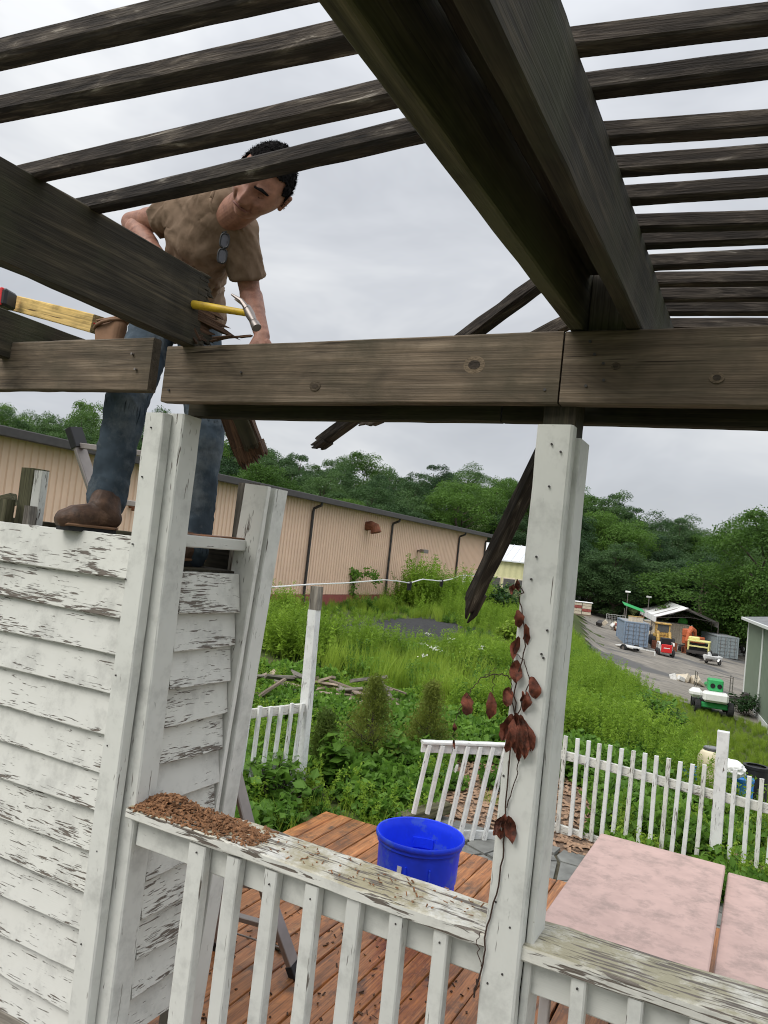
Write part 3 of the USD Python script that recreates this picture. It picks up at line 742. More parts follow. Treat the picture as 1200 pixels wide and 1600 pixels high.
# ------------------------------------------------------------------ weeds, grass, ground cover (stuff)
def blades(g, n, h, spread, wid, droop=.35):
    V, F = [], []
    for k in range(n):
        a = g.uniform(0, 6.28); r = spread * math.sqrt(g.uniform()); hh = h * g.uniform(.55, 1.1); b = g.uniform(0, 6.28)
        p0 = np.array([r * math.cos(a), r * math.sin(a), -.03]); dr = np.array([math.cos(b), math.sin(b), 0]) * droop * hh * g.uniform(.2, 1.2)
        s = np.cross(dr, (0, 0, 1)); s = s / max(np.linalg.norm(s), 1e-6) * wid * .5
        o = len(V)
        V += [p0 - s, p0 + s, p0 + dr * .35 + s * .8 + (0, 0, hh * .6), p0 + dr * .35 - s * .8 + (0, 0, hh * .6), p0 + dr + (0, 0, hh)]
        F += [(o, o + 1, o + 2), (o, o + 2, o + 3), (o + 3, o + 2, o + 4)]
    return trimesh.Trimesh(np.array(V), np.array(F), process=False)

def weed(g, stems, h, leaves, ls, spread, ratio=.35, stemr=.006, tilt=.18, up=.5):
    ms = []; P, N, S = [], [], []
    for k in range(stems):
        a = g.uniform(0, 6.28); r = spread * math.sqrt(g.uniform()); hh = h * g.uniform(.65, 1.1)
        b = np.array([r * math.cos(a), r * math.sin(a), -.04]); tp = b + np.array([g.normal(0, tilt), g.normal(0, tilt), 1]) * hh
        md = (b + tp) / 2 + np.array([g.normal(0, .03), g.normal(0, .03), 0])
        ms.append(tube([b, md, tp], [stemr, stemr * .7, stemr * .3], 4, False))
        for j in range(leaves):
            t = g.uniform(.12, 1.0) ** .8; c = b + (tp - b) * t
            d = g.normal(0, 1, 3); d[2] = up * abs(d[2]); d /= np.linalg.norm(d)
            s = ls * (1.15 - .6 * t) * g.uniform(.6, 1.2)
            P.append(c + d * s * .55); S.append(s)
            nn = np.cross(d, g.normal(0, 1, 3)) + (0, 0, .8); N.append(nn / np.linalg.norm(nn))
    return cat_mesh(ms + [leaf_cards(np.array(P), np.array(N), np.array(S), g, ratio)])

def instancer(name, label, cat, protos, P, scale, idx, tilt=.1, seed=1):
    g = np.random.default_rng(seed)
    p = path_for('/World', name)
    pi = UsdGeom.PointInstancer.Define(stage, p)
    WORLD[p] = np.eye(4)
    UsdGeom.Scope.Define(stage, p + '/prototypes'); WORLD[p + '/prototypes'] = np.eye(4)
    tg_ = []
    for nm, mesh, mt in protos:
        tg_.append(part(p + '/prototypes', nm, mesh, mt))
    pi.CreatePrototypesRel().SetTargets(tg_)
    n = len(P)
    a = g.uniform(0, 2 * np.pi, n); tx, ty = g.normal(0, tilt, n) / 2, g.normal(0, tilt, n) / 2
    Q = np.stack([np.cos(a / 2), tx, ty, np.sin(a / 2)], 1); Q /= np.linalg.norm(Q, axis=1, keepdims=True)
    pi.CreatePositionsAttr(Vt.Vec3fArray.FromNumpy(np.ascontiguousarray(P, np.float32)))
    pi.CreateOrientationsAttr(Vt.QuathArray([Gf.Quath(float(q[0]), float(q[1]), float(q[2]), float(q[3])) for q in Q]))
    pi.CreateScalesAttr(Vt.Vec3fArray.FromNumpy(np.ascontiguousarray(np.repeat(np.asarray(scale)[:, None], 3, 1), np.float32)))
    pi.CreateProtoIndicesAttr(Vt.IntArray.FromNumpy(np.asarray(idx, np.int32)))
    tag(pi.GetPrim(), label, cat, None, 'stuff')

def scatter(n, x0, x1, y0, y1, keep, seed):
    g = np.random.default_rng(seed)
    X, Y = g.uniform(x0, x1, n), g.uniform(y0, y1, n)
    k = keep(X, Y); X, Y = X[k], Y[k]
    return np.c_[X, Y, ground_z(X, Y)]

wg = np.random.default_rng(21)
WEEDS = [('tall_weed', weed(wg, 6, 1.0, 46, .13, .16), 'leaf_weed'), ('tall_weed', weed(wg, 5, 1.15, 60, .10, .14, .3), 'leaf_weed'),
         ('leafy_weed', weed(wg, 8, .62, 26, .14, .22, .6), 'leaf_broad'), ('grass_tuft', blades(wg, 60, .75, .22, .012), 'leaf_grass'), ('grass_tuft', blades(wg, 70, .95, .25, .011), 'leaf_grass')]
inv = np.linalg.inv
def patchy(X, Y, s=.35, seed=3): return meshkit.fbm(np.stack([X * s, Y * s, np.zeros_like(X)], -1), 3, seed)
def terrace(X, Y):
    asph = ((X + 9.9 + .12 * (Y - 21)) / 1.7) ** 2 + ((Y - 21.5) / 5.6) ** 2 < 1 + .3 * np.sin(2.1 * X + Y)
    front = (Y > 11.5 - .35 * (X + 3)) & (Y > 8.6)
    return front & (X > XW + .3) & ~asph & (bank(X, Y) < 3.0) & (Y < 50)
P = scatter(16000, -16, 6, 8, 50, terrace, 31)
d = np.hypot(P[:, 0], P[:, 1]); P = P[wg.uniform(size=len(P)) < np.clip(16 / d, .3, 1)]
pv = patchy(P[:, 0], P[:, 1])
idx = np.where(pv > .56, wg.integers(0, 2, len(P)), np.where(pv > .44, wg.integers(0, 3, len(P)), wg.integers(2, 5, len(P))))
lowz = smooth((np.hypot(P[:, 0] + 9.7, P[:, 1] - 21.5) - 3) / 5)
sc = wg.uniform(.75, 1.25, len(P)) * (.6 + .55 * pv) * np.clip(.55 + .5 * lowz, .5, 1) * np.where(P[:, 0] < -11.5, .5 + 1.4 * smooth((patchy(P[:, 0], P[:, 1], .22, 12) - .45) / .15), 1) * (1 - .3 * smooth((bank(P[:, 0], P[:, 1]) + 3) / 3))
instancer('tall_weeds', 'tall green weeds and grass overgrowing the terrace below the tan building', 'weeds', WEEDS, P, sc, idx)
P = scatter(15000, -30, 16, 9, 62, lambda X, Y: (bank(X, Y) >= 2.0) & (bank(X, Y) < 9.5) & ((Y > 9) | (X < 8)), 32)
d = np.hypot(P[:, 0], P[:, 1]); P = P[wg.uniform(size=len(P)) < np.clip(18 / d, .3, 1)]
pv = patchy(P[:, 0], P[:, 1])
idx = np.where(pv > .52, wg.integers(2, 5, len(P)), wg.integers(3, 5, len(P)))
instancer('bank_grass', 'long bright green grass covering the bank down to the yard', 'grass', WEEDS, P, wg.uniform(.6, 1.05, len(P)) * (.5 + .6 * pv), idx, seed=2)
P = scatter(9000, -6, 12, 14, 60, lambda X, Y: (bank(X, Y) >= 8.0) & (Y < 58 + 1.5 * np.sin(X * .7)), 33)
pv = patchy(P[:, 0], P[:, 1])
instancer('verge_grass', 'shorter yellowish grass on the strip behind the lift', 'grass', WEEDS, P, wg.uniform(.25, .5, len(P)) * (.5 + pv), wg.integers(3, 5, len(P)), seed=3)
COVER = [('leafy_plant', weed(wg, 9, .34, 14, .12, .2, .7, .004), 'leaf_broad'), ('leafy_plant', weed(wg, 7, .26, 12, .15, .18, .75, .004), 'leaf_broad'), ('grass_tuft', blades(wg, 50, .28, .18, .008), 'leaf_grass'), ('weed_sprig', weed(wg, 5, .5, 22, .08, .16, .45, .004), 'leaf_weed')]
def near(X, Y):
    deck = (X > -3.62) & (Y < 6.45)
    pat = (X > -2.9) & (X < 1.2) & (Y < 7.05)
    mul = ((X + 1.55) / 2.0) ** 2 + ((Y - 8.55) / 1.8) ** 2 < 1
    box_ = (X > -1.1) & (Y < 6)
    return ~deck & ~pat & ~box_ & ~(mul & (patchy(X, Y, 1.2, 9) < .60)) & (Y < 12.5)
P = scatter(9500, -9, 7, 3, 12.5, near, 34)
pv = patchy(P[:, 0], P[:, 1], .8, 4)
instancer('ground_cover', 'low leafy plants and grass growing round the deck and picket fence', 'ground cover', COVER, P, wg.uniform(.6, 1.3, len(P)) * (.5 + .8 * pv), np.where(pv > .5, wg.integers(0, 2, len(P)), wg.integers(1, 4, len(P))), seed=4)
fl = np.vstack([scatter(int(n), c[0] - r, c[0] + r, c[1] - r, c[1] + r, lambda X, Y: np.hypot(X - c[0], Y - c[1]) < r, 35) for c, r, n in ((on_ground(700, 1046), .8, 14), (on_ground(668, 1068), .6, 7), (on_ground(735, 1060), .7, 6))])
fl[:, 2] += wg.uniform(.5, .75, len(fl))
fm = cat_mesh([trimesh.creation.icosphere(0, .011).apply_translation(wg.normal(0, .05, 3) * (1, 1, .25)) for _ in range(14)])
instancer('white_flowers', 'white umbel flowers among the weeds in front of the asphalt patch', 'flowers', [('flower_head', fm, 'flower_white')], fl, wg.uniform(.7, 1.3, len(fl)), np.zeros(len(fl)), seed=5)
wood('knot_ring', [(0.3, (0.085, 0.062, 0.04)), (0.7, (0.16, 0.122, 0.082))], stretch=(40, 8, 40))
wood('knot_dark', [(0.3, (0.03, 0.022, 0.016)), (0.7, (0.07, 0.052, 0.036))], stretch=(30, 30, 30))
# ------------------------------------------------------------------ pergola and porch (x along the front, y away from the camera)
ZB, ZT = 2.25, 2.45           # main beam
def build_porch():
    pg = thing('pergola', 'dark weathered timber pergola on white posts over the porch railing', 'pergola', (-.55, 2.05, 0))
    # main beam: two pieces of the front ply butted over the post, rear ply behind
    add_board(pg, 'beam', (-1.965, 2.02, 2.35), (-.543, 2.02, 2.35), .04, .20, 'beam_wood', label='long front beam piece with knots and a rotted notch at its left end', seed=3, warp=.0012)
    add_board(pg, 'beam', (-.538, 2.021, 2.352), (1.2, 2.018, 2.352), .04, .20, 'beam_wood', label='front beam piece on the right of the joint', seed=9, warp=.0012)
    add_board(pg, 'beam', (-1.96, 2.165, 2.335), (-.75, 2.165, 2.338), .04, .22, 'dark_wood', label='rear beam piece', seed=12)
    add_board(pg, 'beam', (-.745, 2.165, 2.338), (1.2, 2.165, 2.336), .04, .22, 'dark_wood', label='rear beam piece', seed=13)
    add_board(pg, 'spacer', (-1.9, 2.093, 2.30), (-.62, 2.093, 2.30), .10, .035, 'dark_wood', label='dark board closing the gap between the beam plies')
    add_board(pg, 'spacer', (-.42, 2.093, 2.30), (1.2, 2.093, 2.30), .10, .035, 'dark_wood', label='dark board closing the gap between the beam plies')
    # rafters: the pair over the post, and the post end between them
    add_board(pg, 'rafter', (-.515, -1.2, 2.545), (-.515, 2.12, 2.55), .04, .19, 'brightened_algae_wood', label='left one of the pair of rafters over the post', seed=21)
    add_board(pg, 'rafter', (-.36, -1.2, 2.55), (-.36, 2.60, 2.55), .04, .20, 'dark_wood', label='right one of the pair of rafters over the post', seed=22)
    add_board(pg, 'post_top', (-.438, 2.09, 2.32), (-.438, 2.09, 2.62), .108, .10, 'grey_wood', up=(0, 1, 0), label='bare post end between beam and rafters')
    add_board(pg, 'rafter', (1.15, -1.2, 2.55), (1.15, 2.10, 2.55), .04, .20, 'dark_wood', seed=23)
    # right hand slats, lying on the right rafter, running out of the frame
    for k, yb in enumerate((1.03, 1.20, 1.328, 1.475, 1.607, 1.742, 1.885, 1.985, 2.13, 2.26, 2.385, 2.51, 2.66)):
        sl = .11 + .03 * math.sin(k * 2.3)
        y = yb - .020
        add_board(pg, 'slat', (-.40, y - .01, 2.669), (1.3, y + 1.7 * sl, 2.667 + .006 * math.sin(k)), .038, .036, 'slat_wood', seed=40 + k, warp=.0008, sag=.004 * math.sin(k * 1.7))
    # left hand slats: from the left rafter to the pair
    for k, (a, b) in enumerate((((0, 86), (410, -12)), ((0, 171), (530, 58)), ((42, 274), (590, 147)), ((133, 322), (641, 206)))):
        A = at(*a, Z=2.735); B = at(*b, Z=2.675)
        d = (B - A) / np.linalg.norm(B - A)
        A2 = A + d * ((-1.98 - A[0]) / d[0]); B2 = A + d * ((-.42 - A[0]) / d[0])
        add_board(pg, 'slat', A2, B2, .047, .045, 'slat_wood', seed=60 + k, warp=.0008, sag=-.003, label='slat on the left bay', ch=.007)
    # centre post: front board, bare 4x4 core and side boards
    F0, F1 = -.588, -.492
    add_board(pg, 'post', (-.54, 2.006, -.1), (-.54, 2.006, 2.192), F1 - F0, .05, 'paint_smooth', up=(0, 1, 0), label='white painted front board of the post', ch=.006)
    add_board(pg, 'post', (-.54, 2.083, -.1), (-.54, 2.083, 2.3), .092, .094, 'dark_wood', up=(0, 1, 0), label='timber core of the post')
    add_board(pg, 'post', (-.485, 2.081, -.1), (-.485, 2.081, 2.165), .112, .021, 'paint_post', up=(1, 0, 0), label='white painted side board of the post')
    # left corner post: a board in front of a 4x4
    add_board(pg, 'post', (-1.965, 2.003, -.1), (-1.965, 2.003, 2.205), .088, .046, 'paint_smooth', up=(0, 1, 0), label='white front board of the corner post', ch=.005)
    add_board(pg, 'post', (-1.918, 2.078, -.1), (-1.918, 2.078, 2.212), .094, .098, 'paint_post', up=(0, 1, 0), label='white square corner post', ch=.005)
    add_board(pg, 'filler', (-.437, -1.2, 2.622), (-.437, 2.02, 2.622), .112, .03, 'dark_wood', label='dark filler between the pair of rafters')
    for (kx, ky, kr) in ((741, 570, .026), (492, 603, .016), (962, 572, .010), (1120, 590, .014)):
        p0 = at(kx, ky, Y=1.9985)
        kv = trimesh.creation.cylinder(1.0, .002, sections=22); kv.vertices *= (kr * 1.25, kr, 1)
        R_ = trimesh.transformations.rotation_matrix(math.pi / 2, (1, 0, 0))
        kp = part(pg, 'knot', kv.apply_transform(R_).apply_translation(p0 + (0, .0006, 0)), 'knot_ring')
        kv = trimesh.creation.cylinder(1.0, .002, sections=18); kv.vertices *= (kr * .7, kr * .5, 1)
        part(kp, 'heart', kv.apply_transform(R_).apply_translation(p0), 'knot_dark')
    # nails in the beam
    for x, z in ((-.47, 2.42), (-.455, 2.385), (-.43, 2.36), (-.47, 2.30), (-.425, 2.315), (-.58, 2.29), (-1.62, 2.35), (-1.93, 2.29)):
        part(pg, 'nail', trimesh.creation.cylinder(.004, .006, sections=8).apply_transform(trimesh.transformations.rotation_matrix(math.pi / 2, (1, 0, 0))).apply_translation((x, 1.999, z)), 'dark_metal')

    for (x, y) in ((876, 706), (862, 694), (858, 760), (846, 1022), (849, 1028), (787, 1212), (775, 1409), (797, 1449), (762, 1536), (785, 1522), (830, 905), (855, 985), (838, 870)):
        p0 = at(x, y, Y=1.980)
        part(pg, 'nail', trimesh.creation.cylinder(.003, .005, sections=8).apply_transform(trimesh.transformations.rotation_matrix(math.pi / 2, (1, 0, 0))).apply_translation(p0), 'dark_metal')
    for (x, y) in ((236, 668), (222, 745), (207, 850), (196, 905), (181, 1055), (168, 1165), (152, 1330), (127, 1475)):
        p0 = at(x, y, Y=1.979)
        part(pg, 'nail', trimesh.creation.cylinder(.003, .005, sections=8).apply_transform(trimesh.transformations.rotation_matrix(math.pi / 2, (1, 0, 0))).apply_translation(p0), 'dark_metal')
    # broken left rafter with splintered end lying on the beam
    r = thing('broken_rafter', 'heavy dark rafter with a rotted splintered end resting on the left end of the beam', 'rafter', (-1.87, 2.0, 2.45))
    add_board(r, 'timber', (-1.868, -1.0, 2.585), (-1.868, 2.02, 2.578), .05, .265, 'dark_wood', seed=71, jag=(0, .07), warp=.002)
    add_board(r, 'rotten_end', (-1.870, 1.985, 2.535), (-1.862, 2.03, 2.53), .040, .10, 'rotten_wood', seed=72, jag=(0, .12), label='rotted splintered end')
    add_board(r, 'rotten_end', (-1.866, 1.985, 2.575), (-1.850, 2.03, 2.568), .034, .06, 'rotten_wood', seed=73, jag=(0, .21), label='long torn splinters')
    add_board(r, 'rotten_end', (-1.872, 1.985, 2.63), (-1.868, 2.02, 2.625), .040, .10, 'dark_wood', seed=77, jag=(0, .09), label='dark torn upper fibres')
    add_board(r, 'torn_end', (-1.870, 1.985, 2.485), (-1.864, 2.03, 2.483), .042, .07, 'dark_wood', seed=76, jag=(0, .16), label='dark torn lower fibres')
    for k in range(6):
        a = np.array((-1.86 + .03 * k, 1.98 + .02 * (k % 2), 2.455 + .003 * k)); d = np.array((rng.uniform(-.2, .9), rng.uniform(-.1, .4), rng.uniform(0, .2))) * .12
        add_board(r, 'splinter', a, a + d, .012, .006, 'rotten_wood', jag=(0, .03))
    # beam piece on the far left with its sawn end
    lb = thing('beam_offcut', 'separate length of beam with a sawn dark end left of the corner post', 'beam', (-2.9, 2.0, 2.38))
    add_board(lb, 'timber', (-4.2, 2.02, 2.392), (-2.035, 2.02, 2.386), .042, .196, 'beam_wood', seed=81, label='timber with two screws near its end')
    for q in ((207, 553), (212, 577)):
        p0 = at(*q, Y=1.996)
        part(lb, 'screw', trimesh.creation.cylinder(.0045, .012, sections=10).apply_transform(trimesh.transformations.rotation_matrix(math.pi / 2, (1, 0, 0))).apply_translation(p0), 'steel')
    # another dark rafter behind it
    q0 = at(0, 479, Z=2.61)
    top_board('dark_rafter', (q0[0] - .025, 1.3, 2.515), (q0[0] - .025, 2.75, 2.515), .05, .19, 'dark_wood', 'dark green-stained rafter behind the beam piece at the left edge', 'rafter', seed=85)
    # rotten tail hanging under the beam
    A = at(352, 600, Y=2.32); B = at(392, 705, Y=2.45)
    t = thing('rotten_rafter_tail', 'rotten brown rafter stub hanging splintered below the beam beside the corner post', 'timber', B)
    add_board(t, 'timber', A, B, .05, .12, 'rotten_wood', up=(.75, 0, .66), seed=91, jag=(0, .08), warp=.006)
    add_board(t, 'bark_side', A + (.02, -.032, .03), B + (.02, -.03, .02), .014, .06, 'dark_wood', up=(.75, 0, .66), seed=92, jag=(0, .06), warp=.004)
    # broken slats hanging behind the beam
    for i, (p, q, Ya, Yb, w, lab) in enumerate((((846, 440), (505, 690), 2.25, 2.62, .05, 'broken slat leaning down behind the beam with a splintered lower end above the tan building'),
                                         ((905, 495), (585, 655), 2.3, 2.5, .035, 'shorter broken slat behind the leaning one, its tip just below the beam'),
                                         ((888, 640), (742, 935), 2.22, 2.5, .05, 'dark broken slat hanging behind the centre post with a reddish split tip'))):
        A, B = at(*p, Y=Ya), at(*q, Y=Yb)
        top_board('hanging_lath', A, B, w, .042, 'slat_wood', lab, 'slat', 'broken slats' if 0 else None, seed=100 + i, jag=(0, .11), warp=.003)
        if i == 2:
            pass
build_porch()

def build_shed():
    t = thing('clapboard_enclosure', 'white clapboard half wall with peeling paint, left of the corner post', 'wall', (-2.4, 2.2, 0))
    zs = [1.612 - .1362 * k for k in range(13)]
    for k, z in enumerate(zs):                       # front: each board's lower edge at z, leaning out at the bottom
        nm = 'paint_rough' if k in (0, 1, 7, 8) else 'paint_peel'
        g0 = .004 * math.sin(k * 1.9)
        add_board(t, 'clapboard', (-4.0, 2.030, z + .072 + g0), (-2.0, 2.030, z + .072 - g0), .017, .156, nm, up=(0, .17, .985), seed=130 + k, warp=.0012, ch=.003,
                  label='top front board with curling paint and bare knots' if k == 0 else None)
    for k in range(12):                              # side: facing right, running back from the post
        z = 1.507 - .1345 * k
        nm = 'paint_rough' if k in (0, 3, 4, 6, 8, 9) else 'paint_peel'
        g0 = .003 * math.sin(k * 2.7)
        add_board(t, 'clapboard', (-1.893, 2.13, z + .070 - g0), (-1.893, 2.480 + .006 * math.sin(k * 3), z + .070 + g0), .017, .154, nm, up=(-.17, 0, .985), seed=160 + k, warp=.0012, ch=.003)
    # back corner post of boards
    add_board(t, 'corner_board', (-2.005, 2.503, -.6), (-1.872, 2.503, 2.02), .115, .030, 'paint_peel', up=(0, 1, 0), label='white board of the rear corner post')
    add_board(t, 'corner_board', (-1.962, 2.578, -.6), (-1.822, 2.578, 2.015), .03, .09, 'paint_post', up=(0, 1, 0), label='side board of the rear corner post')
    add_board(t, 'corner_board', (-2.055, 2.56, -.6), (-1.917, 2.56, 2.03), .055, .05, 'grey_wood', up=(0, 1, 0), label='bare grey stud of the rear corner post')
    add_board(t, 'corner_board', (-1.985, 2.575, 1.2), (-1.985, 2.575, 2.03), .06, .045, 'grey_wood', up=(0, 1, 0), label='bare grey stud of the rear corner post')
    # sloping cap over the side, its top bare and orange-brown
    A, B = at(292, 846, X=-1.90), at(389, 822, X=-1.90)
    add_board(t, 'side_cap', (-1.94, 2.10, 1.765), (-1.94, 2.50, 1.77), .11, .045, 'paint_post', label='white edged cap board across the side')
    add_board(t, 'side_cap', (-1.945, 2.10, 1.7915), (-1.945, 2.49, 1.7965), .095, .006, 'deck_wood', label='bare orange-brown top of the cap board')
    # inner framing that closes the box off
    add_board(t, 'top_plate', (-4.0, 2.10, 1.735), (-2.02, 2.10, 1.735), .09, .04, 'grey_wood')
    add_board(t, 'inner_plate', (-4.0, 2.60, 1.715), (-1.95, 2.60, 1.715), .05, .12, 'dark_wood', label='dark board along the back of the enclosure')
    add_board(t, 'inner_floor', (-4.0, 2.33, 1.648), (-1.93, 2.33, 1.648), .40, .03, 'dark_wood', label='dark boarding inside the enclosure')
    for k in range(5):
        add_board(t, 'back_board', (-4.0, 2.63, 1.55 - .30 * k), (-1.95, 2.63, 1.55 - .30 * k), .02, .29, 'grey_wood')
    # stubs at the left edge
    s0 = at(50, 815, Y=2.45); s1 = at(52, 732, Y=2.45)
    st = thing('post_stub', 'weathered stub of a post with flaking white paint at the left edge', 'post', s0)
    add_board(st, 'core', (s0[0] - .05, 2.47, 1.5), (s0[0] - .05, 2.47, s1[2]), .09, .09, 'mossy_wood', up=(0, 1, 0))
    add_board(st, 'board', (s0[0] + .028, 2.445, 1.5), (s0[0] + .03, 2.445, s1[2] - .01), .06, .04, 'paint_rough', up=(0, 1, 0), label='flaking white board')
    add_board(st, 'block', (s0[0] - .08, 2.37, 1.6), (s0[0] - .08, 2.37, 1.86), .045, .05, 'mossy_wood', up=(0, 1, 0))
    add_board(st, 'block', (s0[0] + .055, 2.39, 1.6), (s0[0] + .055, 2.39, 1.84), .045, .04, 'grey_wood', up=(0, 1, 0))
    top_board('edge_plank', at(-40, 795, Y=2.5), at(22, 780, Y=2.55), .05, .06, 'mossy_wood', 'short weathered plank at the left edge beside the post stub', 'plank')
build_shed()

def railing(name, label, x0, x1, bals, capmat, seed, loc):
    t = thing(name, label, 'railing', loc)
    add_board(t, 'cap_rail', (x0, 2.09, .826), (x1, 2.09, .826), .186, .037, capmat, seed=seed, warp=.0022, ch=.005)
    add_board(t, 'upper_rail', (x0 + .02, 2.066, .757), (x1, 2.066, .757), .036, .098, 'paint_smooth', seed=seed + 1)
    add_board(t, 'lower_rail', (x0 + .02, 2.066, .03), (x1, 2.066, .03), .036, .09, 'paint_post', seed=seed + 2)
    for k, (x, w) in enumerate(bals):
        add_board(t, 'baluster', (x, 2.027, .02), (x, 2.027, .803), w, .04, 'paint_post' if k % 3 else 'paint_smooth', up=(0, 1, 0), seed=seed + 5 + k, ch=.004)
        if k % 3 != 1: part(t, 'nail', trimesh.creation.cylinder(.0028, .004, sections=8).apply_transform(trimesh.transformations.rotation_matrix(math.pi / 2, (1, 0, 0))).apply_translation((x + .004 * math.sin(k * 3), 2.0055, .772 + .009 * math.cos(k * 5))), 'dark_metal')
    return t
railing('porch_railing', 'white railing with a peeling mossy cap between the corner post and the centre post', -1.885, -.585, [(-1.57, .068), (-1.425, .05), (-1.281, .047), (-1.135, .047), (-.995, .047), (-.856, .045), (-.717, .043)], 'paint_cap', 210, (-1.2, 2.07, 0))
railing('porch_railing', 'white railing with a weathered streaked cap right of the centre post', -.50, 1.3, [(-.35, .037), (-.21, .035), (-.07, .037), (.07, .037), (.21, .037), (.35, .037), (.49, .037)], 'paint_cap_old', 240, (.3, 2.07, 0))
# porch floor under the camera
pf = thing('porch_floor', None, None, (-.5, .5, -.1), kind='structure')
for k in range(24):
    add_board(pf, 'floor_board', (-4.0, 2.1 - .145 * k, -.02), (2.2, 2.1 - .145 * k, -.02), .138, .03, 'grey_wood', seed=300 + k)
part(pf, 'joist', box(-4.0, -1.4, -.8, 2.2, 2.16, -.05), 'grey_wood')

# ------------------------------------------------------------------ deck
dk = thing('deck', None, None, (-1.6, 4.2, -.65), kind='structure')
ZD = -.65
k = 0
x = -3.53
pitch = .146
while x < 2.0:
    add_board(dk, 'deck_board', (x + pitch / 2, 2.22, ZD - .015), (x + pitch / 2, 6.345 + .004 * math.sin(k * 2.1), ZD - .015), pitch - .011, .03, 'deck_wood', seed=400 + k, warp=.0012, ch=.004)
    x += pitch; k += 1
add_board(dk, 'rim_board', (-3.52, 6.32, -.78), (2.0, 6.32, -.78), .035, .19, 'deck_wood')
add_board(dk, 'rim_board', (-3.50, 2.2, -.78), (-3.50, 6.30, -.78), .035, .19, 'deck_wood')
part(dk, 'joist', box(-3.45, 2.25, -.9, 2.0, 6.28, -.72), 'dark_metal', 'dark underside')
# ------------------------------------------------------------------ garden: fences, shrubs, boards, patio
def z_over(px_, py_, P):
    """Height at which the sight line through a pixel passes the vertical line over P."""
    d = ray(px_, py_)
    t = ((P[0] - EYE[0]) * d[0] + (P[1] - EYE[1]) * d[1]) / (d[0] ** 2 + d[1] ** 2)
    return EYE[2] + t * d[2]

# left section with the tall post
PB = at(465, 1247, Z=-.78)
PT = z_over(495, 917, PB)
PX = PB[:2] + (at(495, 917, Y=PB[1])[:2] - PB[:2]) * 1.0
lp = thing('picket_fence', 'white picket fence section running up to a tall leaning post left of the deck', 'fence', PB)
_q = np.array([PB[0], PB[1], -.85]); _w = np.array([PX[0], PX[1], PT]); _e = (_w - _q) / np.linalg.norm(_w - _q)
add_board(lp, 'tall_post', _q, _w - _e * .24, .10, .10, 'paint_fence', up=(0, 1, 0), label='tall white post with a bare grey top', seed=501)
_q = np.array([PB[0], PB[1], -.85]); _w = np.array([PX[0], PX[1], PT]); _e = (_w - _q) / np.linalg.norm(_w - _q)
add_board(lp, 'post_cap', _w - _e * .24, _w + _e * .004, .099, .099, 'grey_wood', up=(0, 1, 0), label='bare grey top of the tall post', seed=502)
zr = z_over(468, 1098, PB)
e = at(372, 1110, Z=zr) - np.array([PB[0], PB[1], zr]); e /= np.linalg.norm(e)
S = np.array([PB[0], PB[1], 0.0]) + e * .06
add_board(lp, 'rail', S + (0, 0, zr - .04), S + e * 2.2 + (0, 0, zr - .04), .04, .09, 'paint_rough', seed=503)
add_board(lp, 'rail', S + (0, 0, -.60), S + e * 2.2 + (0, 0, -.62), .04, .09, 'paint_fence', seed=504)
sd = np.cross(e, (0, 0, 1)); sd = sd if sd @ (EYE - S) > 0 else -sd
for k in range(15):
    q = S + e * (.08 + .135 * k) + sd * .035
    add_board(lp, 'picket', q + (0, 0, -.64), q + (0, 0, zr + .02 + .01 * math.sin(k * 2)) - e * .02, .04, .032, 'paint_fence', up=tuple(sd), seed=510 + k)

# leaning middle section
zt = .16
A = at(660, 1157, Z=zt); B = at(815, 1163, Z=zt)
e = (B - A) / np.linalg.norm(B - A); sd = np.cross(e, (0, 0, 1)); sd = sd if sd @ (EYE - A) > 0 else -sd
mp = thing('picket_fence', 'white railing section in the middle with a loose left end behind the blue bucket', 'fence', (A + B) / 2 * (1, 1, 0) + (0, 0, -.7))
add_board(mp, 'rail', A - (0, 0, .012), B - (0, 0, .012), .085, .024, 'paint_fence', seed=531)
add_board(mp, 'rail', A - (0, 0, .065), B - (0, 0, .065), .034, .08, 'paint_fence', seed=532)
zb = z_over(705, 1283, A + e * .3)
L = np.linalg.norm(B - A)
lean = -e * .12
add_board(mp, 'rail', A + e * .30 + lean + (0, 0, -zt - .68), B + lean + (0, 0, -zt - .68), .035, .085, 'paint_fence', seed=533)
n = int(L / .125)
for k in range(n):
    q = A + e * (.06 + .125 * k) + sd * .036
    bot = -.74 if k > 1 else -.50
    add_board(mp, 'picket', q + lean * (bot / -.74) + (0, 0, bot + .02 - zt), q - (0, 0, .03), .038, .034, 'paint_fence', up=tuple(sd), seed=540 + k)

# right hand picket fence
A = at(867, 1294, Z=-.70); YF = A[1]
rf_ = thing('picket_fence', 'white picket fence with a tall post behind the pink covers on the right', 'fence', (A[0] + 1, YF, -.7))
R0, R1 = at(868, 1176, Y=YF), at(1290, 1287, Y=YF)
add_board(rf_, 'rail', R0 - (.1, 0, 0), R1, .036, .085, 'paint_rough', seed=561)
Q0, Q1 = at(862, 1290, Y=YF), at(945, 1316, Y=YF)
dq = (Q1 - Q0) / (Q1[0] - Q0[0])
add_board(rf_, 'rail', Q0 - (.1, 0, 0), Q0 + dq * (R1[0] - Q0[0]), .036, .085, 'paint_rough', seed=562)
tops = [(884.6, 1150), (903, 1154), (920, 1157.5), (937, 1162), (954, 1164.5), (972, 1169.7), (990, 1173), (1008, 1176.7), (1026, 1181), (1044.7, 1185), (1063, 1190), (1082, 1194), (1101, 1195), (1149.5, 1202), (1171, 1213), (1191, 1217), (1211, 1222), (1230, 1226)]
